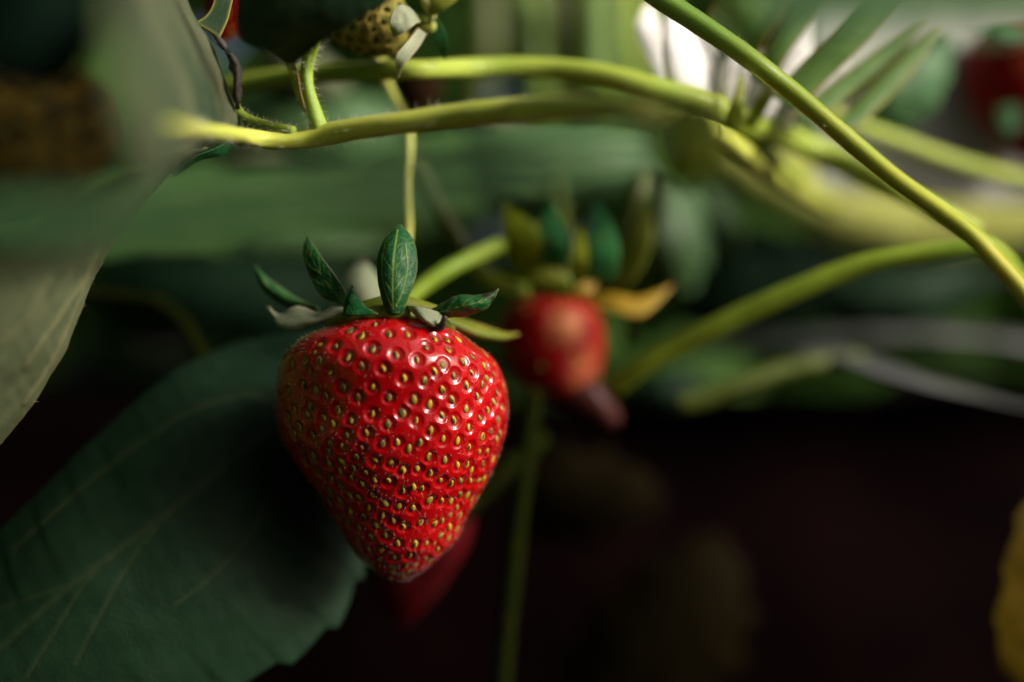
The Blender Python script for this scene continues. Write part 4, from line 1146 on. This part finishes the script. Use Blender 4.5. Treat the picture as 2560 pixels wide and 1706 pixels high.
# ------------------------------------------------------------------ leaves
leaf_thing('large dark green leaf with raised side veins behind the large strawberry, lower left',
           [(800, 830, 46), (690, 838, 44), (590, 858, 42), (480, 905, 38), (380, 968, 34), (250, 1080, 30), (120, 1205, 26), (0, 1322, 24), (-140, 1450, 22), (-240, 1600, 20)],
           [(850, 860, 44), (800, 950, 36), (720, 1035, 30), (600, 1130, 24), (500, 1215, 20), (400, 1298, 17), (290, 1380, 15), (180, 1462, 13), (0, 1622, 12), (-240, 1800, 12)],
           [(905, 900, 46), (935, 1100, 42), (922, 1290, 38), (905, 1390, 35), (880, 1480, 32), (830, 1555, 28), (750, 1625, 24), (600, 1700, 20), (330, 1800, 16), (-240, 1960, 12)],
           M_LEAF_DARK, nu=240, nv=120, thick=0.0004, teeth=12, tooth=0.0020, tooth_l=0.0, quilt=0.0003, qf=90, seed=101, net=1.6,
           veins=[([(900, 880), (800, 955), (720, 1035), (600, 1130), (400, 1298), (180, 1462), (0, 1622), (-200, 1790)], 7.5), ([(720, 1035), (640, 985), (560, 1000), (470, 1032), (350, 1108), (240, 1190), (150, 1270), (40, 1370)], 6.5),
                  ([(720, 1040), (690, 1150), (660, 1270), (600, 1370), (520, 1450), (440, 1510)], 5.5), ([(520, 1200), (410, 1300), (330, 1400), (250, 1540), (190, 1660)], 4.5), ([(330, 1350), (220, 1450), (150, 1560), (70, 1690)], 4.5), ([(190, 1455), (90, 1490), (0, 1520), (-100, 1560)], 4.0)],
           vh=-0.00012)
leaf_thing('pale grey-green underside of a leaf with a thin amber margin at the left edge',
           [(330, 430, -24), (200, 480, -34), (60, 560, -42), (-80, 650, -44), (-160, 760, -42), (-200, 900, -36), (-220, 1050, -30), (-160, 1230, -20)],
           [(420, 400, -10), (310, 500, -18), (200, 600, -22), (110, 700, -22), (60, 800, -20), (20, 900, -16), (-40, 1010, -12), (-110, 1200, -8)],
           [(520, 372, 4), (440, 422, 2), (385, 478, 0), (300, 590, -1), (268, 640, -1), (238, 695, 0), (218, 745, 0), (190, 812, 0), (162, 880, 0), (120, 948, 0), (72, 1026, 0), (0, 1114, 2), (-70, 1190, 4)],
           M_LEAF_UNDER, nu=170, nv=90, thick=0.0004, quilt=0.00024, qf=170, seed=102, edge_w=0.26, margin_hairs=36, net=0.9,
           veins=[([(215, 690), (180, 790), (130, 900), (60, 1010)], 5), ([(240, 640), (170, 760), (60, 920)], 4), ([(120, 700), (60, 800), (0, 860)], 4)], vh=0.0002)
leaf_thing('blurred pale leaf folded towards the lens above the forked stem, upper left',
           [(290, -60, -100), (292, 60, -104), (300, 180, -106), (315, 290, -104), (340, 380, -96), (385, 460, -70)],
           [(360, -50, -42), (390, 50, -44), (420, 150, -44), (445, 240, -42), (465, 310, -36), (470, 380, -30)],
           [(440, -50, 0), (480, 40, 0), (520, 105, 0), (548, 170, 0), (566, 225, 0), (584, 275, 0), (585, 322, 1)],
           M_LEAF_GREY, nu=80, nv=50, thick=0.0004, quilt=0.0004, qf=120, seed=103)
leaf_thing('blurred green leaf seen nearly edge-on across the front, left to centre',
           [(-200, 500, -96), (60, 510, -98), (330, 505, -100), (600, 475, -100), (850, 440, -100), (1020, 418, -99), (1300, 385, -98), (1500, 365, -96), (1640, 362, -94)],
           [(-200, 570, -104), (60, 575, -106), (330, 562, -108), (600, 528, -108), (850, 490, -107), (1020, 464, -105), (1300, 420, -102), (1500, 385, -98), (1645, 366, -94)],
           [(-200, 650, -94), (60, 645, -96), (330, 622, -98), (600, 585, -98), (850, 540, -98), (1020, 508, -98), (1300, 452, -97), (1500, 402, -95), (1650, 370, -94)],
           M_LEAF_BAND, nu=80, nv=40, thick=0.0004, quilt=0.0005, qf=90, seed=104, auto=6)
leaf_thing('broad soft green leaf far behind the veined sepal, filling the middle left',
           [(230, 470, 220), (420, 430, 216), (700, 380, 216), (1000, 340, 216), (1300, 330, 220), (1500, 350, 224)],
           [(220, 560, 208), (450, 530, 202), (720, 490, 200), (1000, 450, 202), (1300, 420, 208), (1520, 400, 216)],
           [(230, 660, 198), (430, 655, 192), (720, 625, 190), (1010, 580, 192), (1310, 520, 200), (1520, 450, 210)],
           M_LEAF_SOFT, nu=60, nv=40, thick=0.0004, quilt=0.0008, qf=60, seed=160, auto=6, teeth=8, tooth=0.002)
leaf_thing('very dark leaf hanging from the side branch at the top, centre left',
           [(600, -160, -14), (590, -60, -14), (588, 20, -15), (600, 95, -15), (660, 130, -14), (712, 160, -8)],
           [(760, -160, -22), (745, -60, -22), (735, 20, -20), (735, 75, -17), (735, 110, -13), (722, 160, -8)],
           [(1080, -160, -16), (1030, -60, -16), (985, -5, -16), (900, 45, -16), (800, 112, -13), (735, 160, -8)],
           M_LEAF_DARK, nu=80, nv=60, thick=0.0004, quilt=0.0006, qf=140, seed=105, auto=5, vh=0.0001)
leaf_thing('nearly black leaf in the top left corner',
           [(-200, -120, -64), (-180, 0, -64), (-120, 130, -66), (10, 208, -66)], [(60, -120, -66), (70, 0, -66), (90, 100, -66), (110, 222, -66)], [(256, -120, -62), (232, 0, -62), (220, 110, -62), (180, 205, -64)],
           M_LEAF_BLACK, nu=50, nv=36, quilt=0.0005, qf=150, seed=106, auto=4)  # lower edge drawn down to stand for shade on the berry's top
leaf_thing('small green bract with a bright edge beside the hidden red berry, top left',
           [(542, -40, 2), (532, 10, 2), (514, 40, 1), (488, 56, 0)], None, [(592, -40, 4), (580, 10, 3), (570, 50, 2), (550, 95, 1)], M_BRACT, cat='bract', name='bract', nu=30, nv=18, edge_w=0.25, seed=107)
leaf_thing('dark folded leaf tip under the left end of the forked stem',
           [(580, 352, 3), (540, 372, 2), (490, 392, 0), (430, 430, -4)], None, [(590, 362, 6), (560, 388, 4), (500, 402, 2), (440, 440, -3)], M_SEPAL, nu=30, nv=12, seed=108)
# shadowy leaves around the middle distance
MID = [
    ('dark blue-green leaf in shade behind the sagging stem, right of centre', [(1650, 500, 156), (1800, 560, 152), (2000, 600, 152), (2250, 640, 156)], [(1700, 640, 150), (1850, 700, 146), (2050, 690, 146), (2300, 660, 152)], [(1680, 800, 152), (1850, 830, 150), (2050, 780, 150), (2300, 690, 156)], M_LEAF_DEEP),
    ('dull green leaf under the sloping stem, just above the silver film', [(2020, 740, 134), (2120, 690, 132), (2260, 680, 132), (2420, 660, 136)], [(2060, 770, 132), (2160, 750, 128), (2280, 730, 128), (2430, 690, 134)], [(2080, 810, 134), (2200, 810, 132), (2320, 800, 132), (2440, 740, 136)], M_LEAF_DARK),
    ('small dark green leaf between the olive stem and the small berry', [(1560, 1000, 138), (1600, 955, 136), (1680, 925, 136), (1750, 935, 138)], [(1570, 1012, 136), (1620, 985, 132), (1690, 965, 132), (1756, 940, 138)], [(1580, 1025, 138), (1640, 1025, 136), (1710, 1005, 136), (1760, 945, 138)], M_LEAF_DARK),
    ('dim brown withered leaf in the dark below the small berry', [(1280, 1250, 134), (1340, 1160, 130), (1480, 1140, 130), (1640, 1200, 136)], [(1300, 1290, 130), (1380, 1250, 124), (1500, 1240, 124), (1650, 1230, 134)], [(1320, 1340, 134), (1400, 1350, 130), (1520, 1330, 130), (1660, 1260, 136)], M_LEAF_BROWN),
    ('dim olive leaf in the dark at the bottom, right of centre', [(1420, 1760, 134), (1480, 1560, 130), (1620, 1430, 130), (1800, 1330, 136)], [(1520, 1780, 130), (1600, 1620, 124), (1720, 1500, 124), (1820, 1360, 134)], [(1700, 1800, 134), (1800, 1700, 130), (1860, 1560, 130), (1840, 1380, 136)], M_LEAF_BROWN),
    ('yellowing leaf with a scalloped margin at the right edge, bottom', [(2690, 1170, 62), (2590, 1235, 58), (2542, 1320, 54), (2515, 1440, 52), (2492, 1560, 52), (2510, 1680, 54), (2570, 1780, 58)], [(2700, 1165, 62), (2660, 1260, 60), (2640, 1400, 56), (2620, 1500, 56), (2620, 1600, 56), (2640, 1700, 56), (2650, 1780, 60)], [(2710, 1170, 62), (2775, 1280, 66), (2790, 1400, 64), (2780, 1500, 64), (2780, 1600, 64), (2760, 1700, 64), (2720, 1780, 66)], M_LEAF_YELLOW),
    ('green leaf with a brown-tipped fold hanging right of the small berry sepals', [(1700, 430, 148), (1720, 500, 146), (1770, 570, 146), (1835, 640, 150)], [(1730, 440, 142), (1770, 500, 140), (1815, 560, 140), (1842, 640, 148)], [(1770, 440, 148), (1820, 490, 146), (1850, 560, 146), (1850, 638, 150)], M_LEAF_MID),
    ('broad green leaf in the back above the band leaf, centre', [(1160, 330, 136), (1300, 315, 132), (1450, 320, 132), (1640, 340, 136)], [(1170, 390, 132), (1310, 400, 126), (1460, 400, 126), (1660, 390, 132)], [(1180, 480, 136), (1330, 510, 132), (1480, 490, 132), (1680, 440, 136)], M_LEAF_MID),
    ('pale leaf underside behind the stems, upper left of centre', [(650, 110, 126), (700, 90, 122), (780, 120, 122), (860, 180, 126)], [(660, 160, 122), (720, 170, 116), (800, 190, 116), (870, 210, 122)], [(670, 230, 126), (740, 260, 122), (820, 260, 122), (880, 240, 126)], M_LEAF_GREY),
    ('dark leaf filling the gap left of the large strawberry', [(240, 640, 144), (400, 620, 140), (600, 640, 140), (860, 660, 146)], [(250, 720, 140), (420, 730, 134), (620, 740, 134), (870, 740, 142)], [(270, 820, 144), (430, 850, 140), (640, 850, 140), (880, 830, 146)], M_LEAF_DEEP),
    ('deep green leaf behind the forked stem, left of the thin berry stalk', [(600, 250, 130), (720, 225, 126), (860, 230, 126), (990, 260, 130)], [(600, 330, 126), (720, 330, 120), (860, 320, 120), (1000, 310, 126)], [(610, 420, 130), (740, 440, 126), (880, 430, 126), (1010, 380, 130)], M_LEAF_MID),
    ('pale green leaf against the white film, left of the right-edge berry', [(2090, 330, 96), (2130, 230, 92), (2230, 130, 92), (2350, 60, 96)], [(2130, 340, 92), (2200, 260, 86), (2290, 180, 86), (2370, 80, 92)], [(2200, 345, 96), (2290, 310, 92), (2360, 220, 92), (2385, 90, 96)], M_LEAF_BAND),
    ('pale grey-green leaf patch in the back just under the yellow-green stem, centre', [(1180, 300, 150), (1230, 285, 148), (1290, 300, 148), (1340, 340, 152)], [(1200, 330, 146), (1250, 320, 142), (1300, 335, 142), (1345, 350, 150)], [(1225, 360, 152), (1270, 375, 150), (1315, 375, 150), (1348, 356, 154)], M_LEAF_UNDER),
    ('olive-green leaf behind the small berry sepals, right of the amber one', [(1590, 440, 130), (1570, 540, 126), (1590, 640, 126), (1640, 740, 130)], [(1660, 450, 124), (1650, 550, 118), (1670, 640, 118), (1700, 730, 126)], [(1740, 470, 130), (1760, 560, 126), (1770, 640, 126), (1730, 735, 130)], M_LEAF_MID),
    ('pale greyish leaf glimpsed just under the fork of the yellow-green stem', [(540, 400, 132), (620, 378, 128), (700, 374, 128), (790, 392, 132)], [(545, 418, 128), (625, 408, 122), (705, 402, 122), (795, 402, 130)], [(550, 440, 132), (630, 440, 128), (710, 430, 128), (798, 412, 132)], M_LEAF_UNDER),
    ('dark green leaf lying across the back, left of the thin berry stalk', [(560, 600, 170), (680, 560, 166), (820, 560, 166), (960, 590, 170)], [(570, 640, 164), (690, 620, 158), (830, 610, 158), (965, 606, 168)], [(580, 690, 170), (700, 690, 166), (840, 670, 166), (968, 625, 170)], M_LEAF_MID),
    ('lime-green leaf in the back between the stalks, above the small berry', [(1190, 420, 140), (1260, 400, 136), (1350, 410, 136), (1450, 450, 140)], [(1200, 460, 134), (1270, 460, 128), (1360, 460, 128), (1455, 470, 138)], [(1215, 510, 140), (1285, 525, 136), (1375, 515, 136), (1460, 490, 140)], M_LEAF_SOFT),
    ('blurred olive-yellow leaf tip in front of where the two long stems meet', [(1700, 235, -66), (1650, 300, -70), (1640, 380, -72), (1690, 470, -70)], [(1745, 240, -72), (1725, 310, -78), (1715, 390, -78), (1705, 478, -72)], [(1790, 260, -66), (1815, 330, -70), (1795, 410, -72), (1720, 474, -70)], M_SEPAL_LIME),
    ('broad dull green leaf across the top right corner', [(1880, -260, -40), (2000, -260, -44), (2200, -260, -46), (2860, -260, -46)], [(1880, -80, -64), (1990, -70, -68), (2200, -60, -72), (2800, -60, -72)], [(1900, 40, -86), (2010, 60, -90), (2200, 62, -94), (2760, 50, -94)], M_LEAF_MID),
]
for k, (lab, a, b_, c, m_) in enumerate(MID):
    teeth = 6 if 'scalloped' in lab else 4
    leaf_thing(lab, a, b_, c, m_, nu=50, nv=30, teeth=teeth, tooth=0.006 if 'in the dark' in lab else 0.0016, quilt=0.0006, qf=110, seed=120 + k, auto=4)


# narrow blades, upper right, and the white flower behind the golden stem
for k, (lab, a, b_) in enumerate([
    ('upper of two long narrow green blades with a tan tip, upper right', [(1985, 290, 40), (2070, 215, 42), (2180, 130, 44), (2270, 62, 45), (2312, 36, 46)], [(2035, 318, 40), (2120, 245, 42), (2225, 158, 44), (2296, 72, 45), (2316, 40, 46)]),
    ('lower of two long narrow green blades with a tan tip, upper right', [(2070, 330, 38), (2140, 255, 40), (2230, 160, 42), (2310, 82, 43), (2346, 58, 44)], [(2115, 345, 38), (2195, 275, 40), (2280, 185, 42), (2336, 98, 43), (2354, 68, 44)]),
    ('green blade crossing the white petals, left of the narrow blades', [(1870, 190, 34), (1925, 110, 32), (1985, 20, 32), (2040, -80, 32)], [(1920, 225, 34), (1965, 145, 32), (2025, 55, 32), (2090, -80, 32)]),
    ('short green blade just above the golden stem, beside the petals', [(1760, 60, 38), (1790, 0, 36), (1820, -60, 36), (1850, -120, 36)], [(1880, 160, 38), (1925, 85, 36), (1965, 20, 36), (2010, -120, 36)]),
    ('wide green blade between the white petals and the narrow blades', [(1930, 240, 30), (2000, 160, 30), (2080, 80, 30), (2190, -50, 30)], [(1990, 280, 30), (2070, 200, 30), (2160, 110, 30), (2280, -40, 30)])]):
    leaf_thing(lab, a, None, b_, M_BLADE, cat='leaf', name='leaf', group='narrow green blades at the upper right', nu=50, nv=14, thick=0.0003, bulge=0.18, edge_w=0.25, seed=140 + k)

fl = thing('flower', 'white strawberry flower half hidden behind the golden stem, upper right', 'flower', P(1800, 290, 44))
for a, m_, b_ in [
    ([(1690, 280, 34), (1664, 200, 32), (1656, 110, 32), (1668, 25, 34)], [(1765, 290, 36), (1735, 200, 33), (1715, 110, 33), (1690, 15, 36)], [(1830, 280, 44), (1815, 200, 44), (1785, 110, 44), (1715, 20, 42)]),
    ([(1650, 215, 46), (1606, 135, 46), (1588, 70, 46), (1606, 18, 48)], [(1662, 222, 47), (1632, 145, 46), (1620, 80, 46), (1622, 10, 49)], [(1674, 225, 52), (1660, 145, 52), (1656, 80, 52), (1636, 12, 52)]),
    ([(1800, 300, 38), (1800, 220, 36), (1815, 140, 36), (1848, 80, 40)], [(1830, 300, 38), (1845, 215, 36), (1862, 145, 36), (1872, 75, 40)], [(1870, 290, 46), (1900, 210, 46), (1912, 140, 46), (1894, 78, 46)]),
    ([(1880, 290, 40), (1905, 200, 38), (1950, 110, 38), (2005, 0, 42)], [(1905, 295, 40), (1945, 205, 38), (1992, 115, 38), (2018, -5, 42)], [(1940, 300, 48), (1995, 210, 48), (2030, 115, 48), (2036, 0, 48)]),
    ([(1960, 310, 44), (1985, 240, 42), (2025, 170, 42), (2080, 110, 46)], [(1985, 312, 44), (2030, 240, 42), (2072, 170, 42), (2098, 108, 46)], [(2015, 315, 52), (2080, 245, 52), (2118, 170, 52), (2112, 112, 52)])]:
    sheet('petal', a, m_, b_, M_PETAL, fl, nu=40, nv=26, thick=0.0002, quilt=0.00035, qf=220, seed=int(a[0][0]), edge_w=0.3)
for a, b_ in [([(1800, 320, 36), (1822, 270, 30), (1838, 220, 30), (1850, 175, 32)], [(1845, 320, 36), (1858, 275, 30), (1862, 225, 30), (1853, 174, 32)]), ([(1850, 320, 40), (1885, 265, 34), (1912, 210, 34), (1936, 170, 36)], [(1890, 320, 40), (1920, 270, 34), (1940, 220, 34), (1939, 170, 36)])]:
    sheet('sepal', a, None, b_, M_SEPAL_OLIVE, fl, nu=24, nv=14, bulge=0.1, auto=2)
stem_part('stalk', [(1800, 300, 46, 22), (1850, 330, 50, 16), (1920, 380, 60, 13), (2000, 450, 80, 13)], M_STEM_GREEN, fl, n=24, ring=12)

# white film sheet hanging behind at the right
wf = leaf_thing('white plastic film hanging behind the blades and the red berry at the right', [(2040, -120, 130), (2030, 60, 128), (2050, 250, 128), (2040, 470, 130)], [(2700, -120, 138), (2690, 60, 136), (2700, 250, 136), (2700, 520, 138)], [(3700, -120, 120), (3680, 60, 116), (3660, 250, 116), (3660, 560, 118)], M_FILM_WHITE, cat='plastic film', name='plastic_film', nu=60, nv=60, thick=0.0003, quilt=0.0016, qf=40, seed=151)


# ------------------------------------------------------------------ groups of repeats
for o in COL.objects:
    if o.parent is None and 'category' in o and 'group' not in o:
        g = {'strawberry': 'strawberries hanging from the plants', 'leaf': 'leaves of the strawberry plants', 'stem': 'stems and stalks of the strawberry plants'}.get(o['category'])
        if g:
            o['group'] = g
